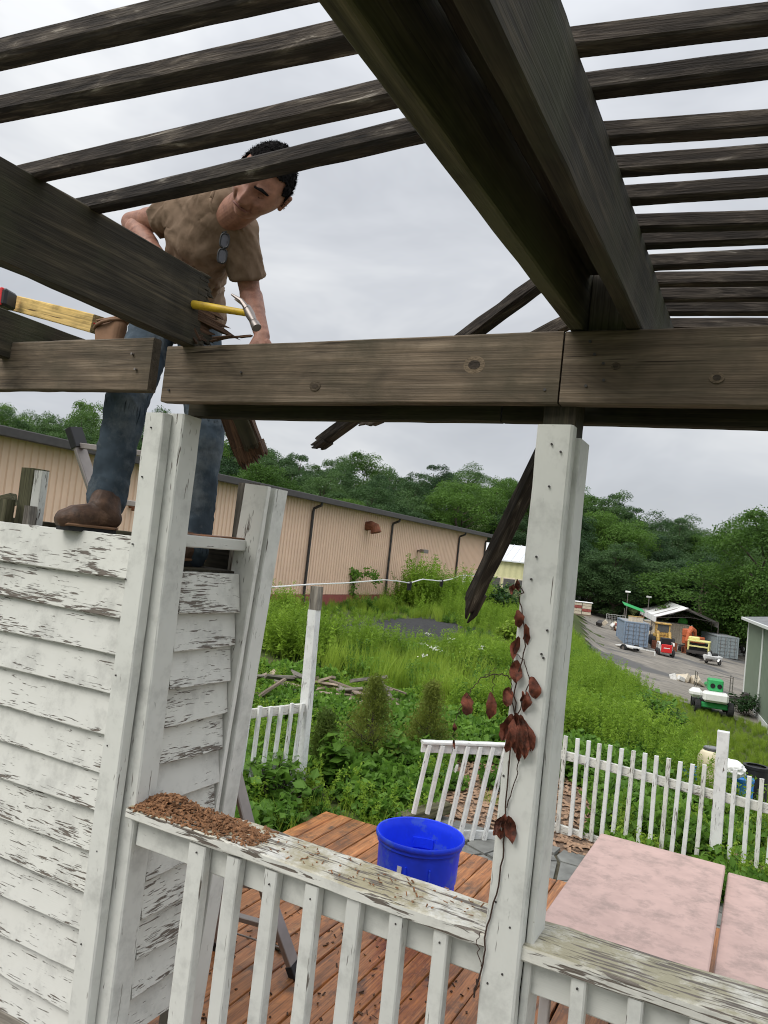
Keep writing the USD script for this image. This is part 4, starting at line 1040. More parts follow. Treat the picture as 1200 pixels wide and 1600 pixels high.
for k, (a, b) in enumerate(tops):
    tp = at(a, b, Y=YF - .036)
    add_board(rf_, 'picket', (tp[0] + .012 * math.sin(k), YF - .036, -.72), tuple(tp), .038, .034, 'paint_fence' if k % 3 else 'paint_rough', up=(0, 1, 0), seed=570 + k)
tp = at(1131, 1143, Y=YF)
add_board(rf_, 'tall_post', (tp[0] + .01, YF, -.85), (tp[0], YF, tp[2]), .10, .10, 'paint_fence', up=(0, 1, 0), seed=595, label='tall white post')

# flagstones: each stone its own piece
pt = thing('flagstone_path', None, None, (-1.4, 6.7, -.74), kind='structure')
X0, X1, Y0_, Y1_ = -2.75, 1.3, 6.38, 7.25
g = np.random.default_rng(17)
part(pt, 'bedding', box(X0 - .1, Y0_ - .02, -1.1, X1, Y1_ + .1, -.735), 'flag_bed')
seeds = []
while len(seeds) < 46:
    q = g.uniform((X0, Y0_), (X1, Y1_))
    if all(np.hypot(*(q - s)) > .2 for s in seeds): seeds.append(q)
from shapely.geometry import Polygon, box as sbox
vor = Voronoi(np.vstack([seeds, [(-9, 0), (9, 0), (0, -9), (0, 19), (-9, 14), (9, 14)]]))
frame_ = sbox(X0, Y0_, X1, Y1_)
for k in range(len(seeds)):
    reg = vor.regions[vor.point_region[k]]
    if -1 in reg or not reg: continue
    pg = Polygon(vor.vertices[reg]).intersection(frame_).buffer(-.016).simplify(.01)
    if pg.is_empty or pg.area < .004: continue
    h = g.uniform(-.004, .012)
    part(pt, 'stone', prism(list(pg.exterior.coords)[:-1], -.76, -.715 + h), 'stone_flag')

# old beam lying by the bucket
top_board('old_beam', at(625, 1282, Z=-.66), at(698, 1262, Z=-.62), .14, .10, 'mossy_wood', 'old grey-green timber lying on the ground behind the blue bucket', 'timber', seed=611, ch=.01, warp=.004)
gs = at(708, 1220, Z=-.75)
gsb = thing('broken_picket', 'short broken white picket stuck in the wood chips beyond the deck', 'picket', gs)
add_board(gsb, 'picket', gs - (0, 0, .05), gs + (.01, .02, .17), .05, .02, 'paint_rough', up=(0, 1, 0), seed=612, jag=(0, .05))

# wood chips of the mulch bed (stuff)
g = np.random.default_rng(18)
ms = []
for k in range(3200):
    a = g.uniform(0, 6.28); rr = math.sqrt(g.uniform()); X, Y = -1.55 + 2.0 * rr * math.cos(a), 8.5 + 1.9 * rr * math.sin(a)
    if Y < 7.25: continue
    s = g.uniform(.02, .07); b = g.uniform(0, 6.28)
    z = float(ground_z(X, Y)) + .035
    v = np.array([(-s, -s * .3, 0), (s, -s * .25, g.uniform(-.01, .02)), (s * .9, s * .3, .006), (-s, s * .25, g.uniform(0, .015))])
    c, s_ = math.cos(b), math.sin(b); v[:, :2] = v[:, :2] @ np.array([[c, s_], [-s_, c]])
    ms.append((v + (X, Y, z), np.array([(0, 1, 2), (0, 2, 3)])))
top('wood_chip_mulch', cat_mesh(ms), 'mulch_chip', 'brown wood chips spread over the bed behind the middle fence section', 'wood chips', kind='stuff')

# heap of scrap boards
hp = on_ground(548, 1120); hp2 = on_ground(430, 1108)
g = np.random.default_rng(19)
for k in range(52):
    c = (hp if k % 3 else hp2); w = .85 if k % 3 else .8
    P = c + np.array([g.normal(0, w * .75), g.normal(.3, w * .5), 0]); P[2] = float(ground_z(P[0], P[1])) + .06 + .5 * math.exp(-((P[0] - c[0]) ** 2 + (P[1] - c[1] - .3) ** 2) / .8) * g.uniform(.2, 1)
    a = g.normal(.4, .9) + (3.14 if g.uniform() < .5 else 0); L = g.uniform(.2, .85); tz = g.normal(0, .28)
    d = np.array([math.cos(a), math.sin(a), tz]) * L / 2
    top_board('scrap_board', P - d, P + d, g.uniform(.06, .14), g.uniform(.02, .05), 'scrap_wood' if g.uniform() < .7 else 'grey_wood', 'weathered scrap board in the heap behind the evergreen shrubs', 'board', 'scrap boards in the heap', up=(g.normal(0, .3), g.normal(0, .3), 1), seed=820 + k, warp=.003)

# evergreen shrubs
def conifer(seed, H, R):
    g = np.random.default_rng(seed)
    P, N, S, tw = [], [], [], [tube([(0, 0, -.05), (.01, 0, H * .5), (0, .01, H * .97)], [.03, .02, .004], 6)]
    for k in range(230):
        t = g.uniform(0, 1) ** 1.25
        a = g.uniform(0, 6.28); L = R * (1 - t) ** .85 * g.uniform(.55, 1.15) + .03
        b0 = np.array([0, 0, H * (.03 + .93 * t)]); el = g.uniform(.25, .75) + .6 * t
        dr = np.array([math.cos(a) * math.cos(el), math.sin(a) * math.cos(el), math.sin(el)])
        if k % 3 == 0: tw.append(tube([b0, b0 + dr * L * .9], [.006, .002], 4, False))
        for j in range(34):
            u = g.uniform(.25, 1.0) ** .6; q = b0 + dr * L * u + g.normal(0, .022 + .025 * u, 3) * (1, 1, .8)
            P.append(q); nn = np.cross(dr, g.normal(0, 1, 3)); N.append(nn / max(np.linalg.norm(nn), 1e-6)); S.append(g.uniform(.02, .05))
    for j in range(60):
        P.append(np.array([g.normal(0, .012), g.normal(0, .012), H * g.uniform(.9, 1.05)])); nn = g.normal(0, 1, 3) * (1, 1, .2); N.append(nn / np.linalg.norm(nn)); S.append(g.uniform(.015, .03))
    return cat_mesh(tw), leaf_cards(np.array(P), np.array(N), np.array(S), g, .4)
for i, (x, yb, yt, R, lab) in enumerate(((572, 1213, 1058, .52, 'yellow-green conical evergreen shrub, the taller one in the middle of the bed'), (664, 1192, 1068, .48, 'yellow-green conical evergreen shrub left of the middle fence section'), (500, 1222, 1115, .40, 'browning evergreen shrub just right of the tall leaning post'))):
    b = at(x, yb, Z=-.75); H = z_over(x + (yb - yt) * .1, yt, b) - b[2]
    stm, fol = conifer(30 + i, H, R * H / 1.2)
    p = thing('evergreen_shrub', lab, 'shrub', b)
    part(p, 'stem', stm, 'bark', local=True); part(p, 'foliage', fol, 'leaf_conifer', local=True)

# single leafy plants and bushes that stand out
def leafy_bush(name, x, yb, H, R, n, ls, mt, lab, cat='plant', base=None):
    b = on_ground(x, yb) if base is None else base
    g = np.random.default_rng(int(x * 7 + yb))
    stems, P, N, S = [], [], [], []
    for k in range(n):
        a = g.uniform(0, 6.28); rr = R * math.sqrt(g.uniform()); hh = H * (1 - .45 * (rr / R) ** 2) * g.uniform(.75, 1.05)
        t = np.array([rr * math.cos(a), rr * math.sin(a), hh])
        stems.append(tube([t * (.1, .1, -.1), t * (.6, .6, .55), t], [.012, .008, .003], 4, False))
        for j in range(16):
            u = g.uniform(.3, 1.05); dd = g.normal(0, 1, 3); dd[2] = abs(dd[2]) * .4; dd /= np.linalg.norm(dd)
            s = ls * g.uniform(.6, 1.3)
            P.append(t * (u, u, u ** .8) + dd * s * .7); nn = np.array([0, 0, 1.0]) + g.normal(0, .45, 3); N.append(nn / np.linalg.norm(nn)); S.append(s)
    p = thing(name, lab, cat, b)
    part(p, 'stem', cat_mesh(stems), 'bark', local=True)
    part(p, 'leaves', leaf_cards(np.array(P), np.array(N), np.array(S), g, .7), mt, local=True)
leafy_bush('leafy_bush', 1005, 1150, .85, .8, 60, .12, 'leaf_broad', 'big-leaved green bush on the bank right of the centre post', 'bush')
leafy_bush('leafy_bush', 955, 1150, .6, .9, 50, .11, 'leaf_weed', 'pale green leafy bush at the foot of the bank beside the centre post', 'bush')
leafy_bush('leafy_bush', 798, 1010, .8, .5, 36, .12, 'leaf_grass', 'small bright yellow-green bush left of the centre post', 'bush')
leafy_bush('leafy_bush', 782, 960, 1.5, 1.6, 60, .22, 'leaf_shrub', 'dark leafy bush at the far corner of the tan building', 'bush')
leafy_bush('leafy_bush', 1165, 1120, 1.6, 1.6, 50, .22, 'leaf_shrub', 'dark bush at the foot of the green building', 'bush')
leafy_bush('broadleaf_plant', 607, 1222, .55, .3, 12, .15, 'leaf_broad', 'bright broad-leaved plant in front of the taller evergreen shrub')
leafy_bush('broadleaf_plant', 522, 1236, .62, .16, 6, .14, 'leaf_broad', 'upright leafy plant behind the far corner of the deck')
leafy_bush('broadleaf_plant', 425, 1262, .5, .45, 22, .12, 'leaf_broad', 'low bushy plant at the foot of the tall leaning post')
# vine on the tan wall
vb = np.array([XW + .1, at(548, 950, X=XW)[1], -.4]); vt = at(551, 896, X=XW)
p = thing('climbing_vine', 'green vine climbing the tan wall beside the downspout', 'vine', vb)
v1 = at(590, 912, X=XW + .5)
st = [np.array([XW + .12, vb[1], -.4]), np.array([XW + .14, vt[1] - .2, .8]), vt + (.12, 0, 0), (vt + v1) / 2 + (.4, 0, .25), v1]
part(p, 'stem', tube(st, [.02, .018, .015, .01, .006], 5), 'bark')
g = np.random.default_rng(51); PP, NN, SS = [], [], []
stc = np.array(st)
for k in range(330):
    t = g.uniform(0, len(st) - 1.001); i = int(t); c = stc[i] + (stc[i + 1] - stc[i]) * (t - i) + g.normal(0, .14, 3) * (.6, 1, .8)
    PP.append(c); nn = g.normal(0, .7, 3) + (.8, -.3, .4); NN.append(nn / np.linalg.norm(nn)); SS.append(g.uniform(.1, .2))
part(p, 'leaves', leaf_cards(np.array(PP), np.array(NN), np.array(SS), g, .7), 'leaf_broad')

# ------------------------------------------------------------------ on the deck
bc = np.array([-1.958, 4.861, -.65])
bk = thing('trash_can', 'open bright blue plastic trash can standing on the deck', 'trash can', bc)
prof = [(0.0, .006), (.245, .006), (.25, .0), (.255, .012), (.262, .16), (.263, .30), (.270, .305), (.272, .33), (.279, .50), (.290, .505), (.290, .523), (.298, .527), (.304, .538), (.304, .552), (.298, .560), (.291, .556), (.283, .53), (.274, .50), (.262, .28), (.252, .03), (0.0, .028)]
prof = [(r * .985, z * 1.10) for r, z in prof]
part(bk, 'body', lathe(prof, 72), 'bucket_blue', local=True, smooth=35)
def arc_box(a0, a1, r0, r1, z0, z1, n=10, r0b=None, r1b=None):
    V, F = [], []
    for k in range(n + 1):
        a = a0 + (a1 - a0) * k / n
        for r, z in ((r0 if r0b is None else r0b, z0), (r1 if r1b is None else r1b, z0), (r1, z1), (r0, z1)):
            V.append((r * math.cos(a), r * math.sin(a), z))
    for k in range(n):
        for j in range(4):
            a, b = k * 4 + j, k * 4 + (j + 1) % 4
            F += [(a, b, a + 4), (b, b + 4, a + 4)]
    F += [(0, 2, 1), (0, 3, 2), (n * 4, n * 4 + 1, n * 4 + 2), (n * 4, n * 4 + 2, n * 4 + 3)]
    return trimesh.Trimesh(np.array(V, float), np.array(F), process=False)
fa = math.atan2(EYE[1] - bc[1], EYE[0] - bc[0])
for s in (0.02, math.pi + .25):
    a = fa + s
    part(bk, 'handle', cat_mesh([arc_box(a - .30, a - .265, .268, .286, .33, .48, 2), arc_box(a + .265, a + .30, .268, .286, .33, .48, 2), arc_box(a - .30, a + .30, .268, .289, .315, .333, 12)]), 'bucket_blue', local=True)
part(bk, 'grip', arc_box(fa + math.pi - .38, fa + math.pi + .18, .254, .279, .425, .49, 12), 'bucket_blue', 'molded grip inside the far wall', local=True)
part(bk, 'sticker', arc_box(fa - .47, fa - .36, .274, .2785, .425, .475, 3), 'white_dirty', 'small square grey sticker', local=True)

# ladder: flared base feet on the deck, rails leaning left to the enclosure
R0, L0 = at(464, 1524, Z=-.65), at(342, 1480, Z=-.65)
LT, RTp = at(117, 676, Y=3.25), at(236, 690, Y=3.25)
KR, KL = at(413, 1384, Y=3.80), at(345, 1374, Y=3.76)
ld = thing('ladder', 'worn aluminium ladder on the deck leaning behind the enclosure with a blue lock knob', 'ladder', (R0 + L0) / 2)
for foot_, knee_, top_ in ((L0, KL, LT), (R0, KR, RTp)):
    d = knee_ - foot_
    add_board(ld, 'flared_leg', foot_ + d * .02, knee_ + d * .12, .034, .088, 'aluminium', up=(0, 1, 0), seed=700, warp=.0003)
    add_board(ld, 'foot', foot_, foot_ + d * .14, .046, .10, 'rubber', up=(0, 1, 0), seed=702, warp=.0003, label='black rubber foot')
    d = top_ - knee_
    add_board(ld, 'rail', knee_ - d * .03, top_ - d * .03, .03, .085, 'aluminium', up=(0, 1, 0), seed=701, warp=.0003)
    add_board(ld, 'rail_flange', knee_ - d * .02 + (.012, -.047, 0), top_ - d * .04 + (.012, -.047, 0), .010, .010, 'aluminium', up=(0, 1, 0), seed=704, warp=.0003)
    add_board(ld, 'end_cap', top_ - d * .035, top_ + d * .01, .05, .10, 'black', up=(0, 1, 0), seed=703, warp=.0003, label='black plastic end cap')
add_board(ld, 'rung', KL, KR, .06, .036, 'aluminium', seed=709, warp=.0003)
add_board(ld, 'rung', KL * .52 + L0 * .48, KR * .52 + R0 * .48, .05, .03, 'aluminium', seed=710, warp=.0003)
add_board(ld, 'brace_rod', KL * .28 + L0 * .72, KR * .28 + R0 * .72, .010, .010, 'aluminium', seed=720, warp=.0002)
for k in range(8):
    t = .125 * (k + 1)
    add_board(ld, 'rung', KL + (LT - KL) * t * .97, KR + (RTp - KR) * t * .97, .034, .034, 'aluminium', seed=711 + k, warp=.0003)
tt = None
for t in np.linspace(.0, .8, 300):
    q = KR + (RTp - KR) * t; c = q - EYE; yy = 800 - FOC * (c @ UP) / (c @ FW)
    if yy < 1229: tt = q; break
kn = lathe([(0, -.02), (.028, -.02), (.034, -.012), (.034, .012), (.028, .02), (0, .02)], 20)
Mk = frame(tt + (.03, -.07, 0), tt + (.031, -.12, 0))[0]; Mk2 = np.eye(4); Mk2[:3, 0], Mk2[:3, 1], Mk2[:3, 2], Mk2[:3, 3] = Mk[:3, 1], Mk[:3, 2], Mk[:3, 0], tt + (.0, -.06, 0)
part(ld, 'lock_knob', xf(kn, Mk2), 'knob_blue', 'dark blue lock knob', smooth=40)

# pink covers
def slab(nm, x0, x1, y0, y1, zt, lab):
    t = thing(nm, lab, 'table', ((x0 + x1) / 2, (y0 + y1) / 2, -.65))
    m = box(x0, y0, zt - .035, x1, y1, zt, .006)
    part(t, 'table_top', m, 'pink_vinyl')
    part(t, 'edge_band', box(x0 + .006, y0 + .006, zt - .06, x1 - .006, y1 - .006, zt - .0352), 'shade_print_dark')  # dark layer painting the shade under the table top
    for sx in (x0 + .08, x1 - .12):
        for sy in (y0 + .25, y1 - .12): part(t, 'leg', box(sx, sy, -.645, sx + .045, sy + .045, zt - .061, .004), 'white_dirty')
    return t
slab('pink_table', -.855, -.112, 3.28, 5.235, .15, 'faded pink stained table top, the larger and higher one behind the right railing')
slab('pink_table', -.096, 1.35, 3.30, 5.30, .095, 'lower pink table top with dark stains at the right edge beside the higher one')

# jugs and bins behind the right fence
cb = on_ground(1108, 1250)
c0 = at(1106, 1240, D=10.2)
def spun(n, prof, c, mt, lab, cat, parts=()):
    t = thing(n, lab, cat, c)
    part(t, 'body', lathe(prof, 28), mt, local=True, smooth=30)
    return t
zc = ground_z(c0[0], c0[1])
t = thing('drinks_cooler', 'cream coloured tapered water cooler behind the right picket fence', 'cooler', (c0[0], c0[1], zc))
ztop = at(1106, 1172, D=10.2)[2]
hh = ztop - zc
part(t, 'body', lathe([(0, 0), (.15, 0), (.16, .05), (.165, hh - .10), (.13, hh - .02), (.10, hh), (0, hh)], 4 * 8), 'cream', local=True, smooth=25)
part(t, 'lid', lathe([(0, hh - .01), (.105, hh - .01), (.105, hh + .03), (.09, hh + .04), (0, hh + .04)], 28), 'window_dark', 'dark lid', local=True, smooth=25)
for (x, y, D, r, h, mt, lab, cat, nm) in ((1089, 1212, 10.4, .20, .28, 'blue_plastic', 'blue plastic drum beside the cream cooler', 'drum', 'plastic_drum'), (1157, 1223, 10.8, .17, .22, 'blue_plastic', 'small blue tub right of the tall fence post', 'tub', 'plastic_tub'), (1181, 1205, 11.2, .17, .36, 'black', 'black bin behind the fence near the right edge', 'bin', 'plastic_bin')):
    c = at(x, y, D=D); zt_ = c[2] + .05; zg = float(ground_z(c[0], c[1])); h2 = zt_ - zg
    t = thing(nm, lab, cat, (c[0], c[1], zg))
    part(t, 'body', lathe([(0, 0), (r * .9, 0), (r, .03), (r, h2 * .6), (r * 1.03, h2 * .62), (r, h2 * .65), (r, h2 - .04), (r * .93, h2), (0, h2)], 28), mt, local=True, smooth=30)
    part(t, 'rim', lathe([(r * .8, h2 - .01), (r * 1.05, h2 - .01), (r * 1.05, h2 + .03), (r * .8, h2 + .03)], 28), mt, local=True)
c = at(1140, 1200, D=10.6)
t = thing('plastic_sheet', 'crumpled white plastic sheet heaped beside the tall fence post', 'sheet', c)
m = trimesh.creation.icosphere(3, .18); v = m.vertices; v = v * (1 + .5 * (meshkit.fbm(v * 14, 3, 2) - .5)[:, None]) * (1.2, 1, .7); part(t, 'sheet', trimesh.Trimesh(v + c, m.faces, process=False), 'white_plastic', smooth=False)

# ------------------------------------------------------------------ string lights: cord along the tan building from the tall post
sl = thing('string_lights', 'white string light cord strung from the tall fence post along the tan wall', 'string lights', (PX[0], PX[1], PT))
pts = [np.array([PX[0] - .05, PX[1], PT + .02])]
left = [at(x, y, Y=yy) for x, y, yy in ((470, 914, 6.6), (430, 917, 5.9), (405, 915, 5.3))]
part(sl, 'cord', tube(np.array(left[::-1] + pts), .008, 6), 'white_plastic')
path = [(497, 914, 7.2), (540, 911, 10), (600, 906, 16), (622, 908, 19), (640, 911, 21), (660, 905, 24), (690, 908, 28), (705, 905, 31), (722, 899, 35), (748, 899, 42)]
cp = [pts[0]] + [at(x, y, Y=yy) for x, y, yy in path[1:]]
cp = np.array(cp)
tt_ = np.linspace(0, len(cp) - 1, 60); ci = np.array([[np.interp(t, range(len(cp)), cp[:, k]) for k in range(3)] for t in tt_])
part(sl, 'cord', tube(ci, np.linspace(.008, .03, 60), 6), 'white_plastic')
for k in (4, 6, 9):
    q = cp[k]; part(sl, 'socket', tube([q + (0, 0, .05), q, q - (0, 0, .22)], [.06, .09, .06], 8), 'black', 'black lamp socket')
for x in (725, 735):
    q = at(x, 904, Y=37); part(sl, 'bulb', tube([q + (0, 0, .1), q - (0, 0, .35)], [.07, .08], 8), 'white_plastic', 'white hanging bulb')
# ------------------------------------------------------------------ equipment yard
def yard_thing(name, lab, cat, x, y, extra=0.0, D=None):
    P = on_ground(x, y) if D is None else at(x, y, D=D)
    P = np.array([P[0], P[1], float(ground_z(P[0], P[1])) + .07])
    M = mat4(P, YAW - math.atan((x - 600) / FOC) + extra)      # extra: turn away from end-on
    t = thing(name, lab, cat, M=M)
    def add(nm, mesh, mt, label=None, smooth=False, parent=None):
        v, f, _ = meshkit.arrays(mesh)
        return part(parent or t, nm, trimesh.Trimesh(v @ M[:3, :3].T + M[:3, 3], f, process=False), mt, label, smooth)
    return t, add, P

def wheel(c, r, w, n=18):
    """A tyre with its axle along x, and its rim."""
    ty = lathe([(r * .55, -w / 2), (r * .92, -w / 2), (r, -w * .32), (r, w * .32), (r * .92, w / 2), (r * .55, w / 2)], n)
    rm = lathe([(0, -w * .3), (r * .56, -w * .3), (r * .56, w * .3), (0, w * .3)], n)
    R = np.eye(4); R[:3, :3] = [[0, 0, 1], [0, 1, 0], [-1, 0, 0]]; R[:3, 3] = c
    return xf(ty, R), xf(rm, R)

def container(name, lab, x, y, mt, L=6.06, extra=0.0, doors=True, D=None):
    t, add, P = yard_thing(name, lab, 'container', x, y, extra, D)
    W, H = 2.44, 2.59
    def corr(n, L_, ax):
        xs, dd = [], []
        q = 0.12
        while q < L_ - .2:
            for a, b in ((0, 0), (.07, .04), (.14, .04), (.21, 0)): xs.append(q + a); dd.append(b)
            q += .28
        return np.array(xs), np.array(dd)
    xs, dd = corr(0, L, 0); n = len(xs); i = np.arange(n - 1)
    for s in (-1, 1):
        X = s * (W / 2 - .05) + s * dd
        V = np.vstack([np.c_[X, xs, np.full(n, .15)], np.c_[X, xs, np.full(n, H - .1)]])
        add('side_panel', trimesh.Trimesh(V, np.vstack([np.c_[i, i + 1, i + n + 1], np.c_[i, i + n + 1, i + n]]), process=False), mt)
    add('body', box(-W / 2 + .06, .06, .1, W / 2 - .06, L - .05, H - .06), mt)
    fr = [box(s * W / 2 - .08, y0, 0, s * W / 2 + .08, y0 + .16, H, .02) for s in (-1, 1) for y0 in (-.02, L - .14)]
    fr += [box(-W / 2, -.01, z, W / 2, .13, z + .14, .01) for z in (0.01, H - .15)] + [box(s * W / 2 - .06, .1, z, s * W / 2 + .06, L - .1, z + .12) for s in (-1, 1) for z in (0.02, H - .13)]
    add('frame', cat_mesh(fr), mt)
    add('roof', box(-W / 2 + .04, .04, H - .05, W / 2 - .04, L - .04, H - .005), 'roof_grey')
    for s in (-1, 1):
        ms = [box(min(s * .02, s * 1.1), -.0, .17, max(s * .02, s * 1.1), .05, H - .18)]
        for k in range(5): ms.append(box(min(s * .1, s * 1.05), -.035, .32 + k * .43, max(s * .1, s * 1.05), .0, .32 + k * .43 + .2, .01))
        add('door', cat_mesh(ms), mt)
        for xx in (.3, .85): add('lock_bar', tube([(s * xx, -.06, .12), (s * xx, -.06, H - .12)], .022, 6), 'steel')
    return t, add
container('shipping_container', 'blue-grey shipping container, its doors facing the porch, behind the small trailer', 993, 1001, 'container_blue', extra=.14, D=82)
container('shipping_container', 'grey shipping container seen end-on with its long ribbed side, right of the jet ski', 1136, 1019, 'container_grey', extra=.32, D=92)
container('shipping_container', 'long pale tan container behind the yellow loader', 1074, 985, 'container_tan', L=6.06, extra=1.75, D=97)
container('shipping_container', 'bright orange container at the back right of the white canopy', 1141, 988, 'container_orange', extra=.5, D=106)

def canopy():
    F = at(1076, 950, D=93); B = at(1044, 939, D=108); B[2] = F[2] + .25
    EL, ER = at(1026, 963, D=93), at(1123, 972, D=95)
    off = B - F
    g0 = float(ground_z(F[0], F[1]))
    t = thing('canopy_tent', 'big white fabric canopy on a steel frame over machines in the yard', 'canopy', (F[0], F[1], g0))
    def sheet(a, b, n=10, th=.06):
        V = []
        for i in range(n + 1):
            for j in range(n + 1):
                u, v = i / n, j / n
                p = F + (a - F) * u + off * v
                p = p + np.array([0, 0, -.35 * math.sin(math.pi * u) * .5 - .12 * abs(math.sin(math.pi * v * 4)) * (.3 + u)])
                V.append(p)
        V = np.array(V); k = n + 1; N = len(V)
        Fc = []
        for i in range(n):
            for j in range(n):
                q = i * k + j; Fc += [(q, q + 1, q + k + 1), (q, q + k + 1, q + k)]
        V2 = np.vstack([V, V - (0, 0, th)]); F2 = Fc + [(c + N, b_ + N, a_ + N) for a_, b_, c in Fc]
        return trimesh.Trimesh(V2, np.array(F2), process=False)
    part(t, 'roof_sheet', sheet(EL, 0), 'canvas_white', smooth=True)
    part(t, 'roof_sheet', sheet(ER, 0), 'canvas_white', smooth=True)
    for E_, s in ((EL, -1), (ER, 1)):
        for j in range(5):
            p = E_ + off * j / 4; part(t, 'leg', tube([p - (0, 0, .05), (p[0], p[1], float(ground_z(p[0], p[1])))], .05, 6), 'steel')
        d = (E_ - F) / np.linalg.norm(E_ - F)
        w = np.array([E_ + (0, 0, -.05), E_ + off + (0, 0, -.05), E_ + off - (0, 0, .75), E_ - (0, 0, .75)]); w2 = w + d * .04
        part(t, 'valance', trimesh.Trimesh(np.vstack([w, w2]), [(0, 1, 2), (0, 2, 3), (4, 6, 5), (4, 7, 6)], process=False), 'canvas_white')
    for j in range(5):
        part(t, 'truss', tube([EL + off * j / 4 - (0, 0, .1), F + off * j / 4 - (0, 0, .12), ER + off * j / 4 - (0, 0, .1)], .05, 6), 'steel')
        part(t, 'truss', tube([EL + off * j / 4 - (0, 0, .12), (EL + ER) / 2 + off * j / 4 + (0, 0, .25), ER + off * j / 4 - (0, 0, .12)], .04, 6), 'steel')
canopy()

# yellow loader
t, add, P = yard_thing('wheel_loader', 'old yellow wheel loader with a rusty bucket behind the red skid steer', 'loader', 1037, 1003, .1, D=84)
add('body', cat_mesh([box(-.8, 1.6, .7, .8, 4.2, 1.55, .08), box(-.55, .4, .6, .55, 1.7, 1.2, .05)]), 'machine_yellow')
cb_ = add('cab', cat_mesh([box(-.75, 1.5, 1.5, -.62, 1.63, 2.75), box(.62, 1.5, 1.5, .75, 1.63, 2.75), box(-.75, 2.7, 1.5, -.62, 2.83, 2.75), box(.62, 2.7, 1.5, .75, 2.83, 2.75), box(-.85, 1.35, 2.72, .85, 2.95, 2.88, .04), box(-.72, 1.55, 1.5, .72, 2.8, 1.85)]), 'machine_yellow')
add('glass', box(-.6, 1.52, 1.86, .6, 1.55, 2.7), 'window_dark', parent=cb_)
for s in (-1, 1): add('lift_arm', tube([(s * .6, 1.6, 1.7), (s * .62, .6, 1.9), (s * .62, -.3, 1.1), (s * .6, -.6, .55)], [.14, .17, .14, .1], 8), 'machine_yellow')
add('bucket', cat_mesh([box(-1.3, -1.1, .1, 1.3, -.55, .2), box(-1.3, -.62, .12, 1.3, -.5, 1.0), box(-1.3, -1.1, .15, -1.22, -.5, .95), box(1.22, -1.1, .15, 1.3, -.5, .95)]), 'rust', 'rusty bucket')
for s in (-1, 1):
    for yy in (.9, 3.6):
        ty, rm = wheel((s * 1.0, yy, .68), .68, .45); w = add('wheel', ty, 'rubber'); add('rim', rm, 'machine_yellow', parent=w)

# red skid steer
t, add, P = yard_thing('skid_steer', 'small red and white skid steer loader with its red back towards the porch', 'skid steer', 1042, 1012, .15, D=78)
add('rear_door', box(-.52, -.05, .42, .52, .25, 1.25, .05), 'machine_red', 'red rear door')
add('body', box(-.62, .2, .3, .62, 1.9, 1.1, .06), 'white_dirty')
add('cab', cat_mesh([box(-.48, .5, 1.1, .48, 1.6, 1.85, .05)]), 'black')
for s in (-1, 1):
    add('lift_arm', tube([(s * .68, .1, 1.15), (s * .68, .2, 1.4), (s * .68, 1.6, 1.35), (s * .66, 2.2, .5)], [.1, .1, .09, .07], 6), 'white_dirty')
    for yy in (.45, 1.45):
        ty, rm = wheel((s * .72, yy, .38), .38, .26); w = add('wheel', ty, 'rubber'); add('rim', rm, 'machine_red', parent=w)
rp_ = add('decal', box(-.3, -.058, .85, .3, -.052, .93), 'white_plastic', 'white lettering strip')

# orange excavator
t, add, P = yard_thing('excavator', 'rusty orange excavator with a folded boom between the loader and the grey container', 'excavator', 1074, 1000, -.3, D=87)
add('house', cat_mesh([box(-1.0, 1.2, .95, 1.0, 3.4, 1.9, .1), box(-1.0, 1.1, 1.85, -.1, 2.4, 2.7, .08)]), 'machine_orange')
add('boom', tube([(.35, 1.4, 1.6), (.4, .8, 2.6), (.35, -.1, 2.9), (.3, -.9, 2.3)], [.28, .32, .30, .2], 8), 'machine_orange')
add('stick', tube([(.3, -.8, 2.4), (.25, -1.1, 1.5), (.25, -.9, .8)], [.2, .22, .14], 8), 'machine_orange')
add('bucket', cat_mesh([box(-.15, -1.4, .1, .7, -.7, .2), box(-.15, -.8, .1, .7, -.7, .9), box(-.15, -1.4, .1, -.08, -.7, .8), box(.63, -1.4, .1, .7, -.7, .8)]), 'rust')
add('cylinder', tube([(.35, .9, 1.9), (.35, .0, 3.2)], .07, 8), 'steel')
for s in (-1, 1): add('track', box(s * .95 - .25, .6, 0, s * .95 + .25, 3.8, .8, .2), 'rubber')

# pale yellow frame truck
t, add, P = yard_thing('yellow_truck', 'pale yellow stripped truck frame behind the jet ski', 'truck', 1091, 1010, -.1, D=84)
add('chassis', cat_mesh([box(-1.1, 0, .5, 1.1, 3.6, .75), box(-1.2, -.05, .55, 1.2, .12, .85)]), 'dark_metal')
add('cab_frame', cat_mesh([box(s * 1.05 - .07, y0, .7, s * 1.05 + .07, y0 + .14, 1.9) for s in (-1, 1) for y0 in (.0, 1.5)] + [box(-1.15, -.05, 1.8, 1.15, 1.7, 1.98, .04), box(-1.12, -.02, 1.25, 1.12, .1, 1.4)]), 'pale_yellow')
add('hood', box(-1.1, .2, 1.95, .0, 1.4, 2.3, .08), 'pale_yellow')
add('interior', box(-.95, .3, .75, .95, 1.5, 1.6), 'black')
for s in (-1, 1):
    for yy in (.6, 3.0):
        ty, rm = wheel((s * 1.05, yy, .45), .45, .3); w = add('wheel', ty, 'rubber'); add('rim', rm, 'pale_yellow', parent=w)

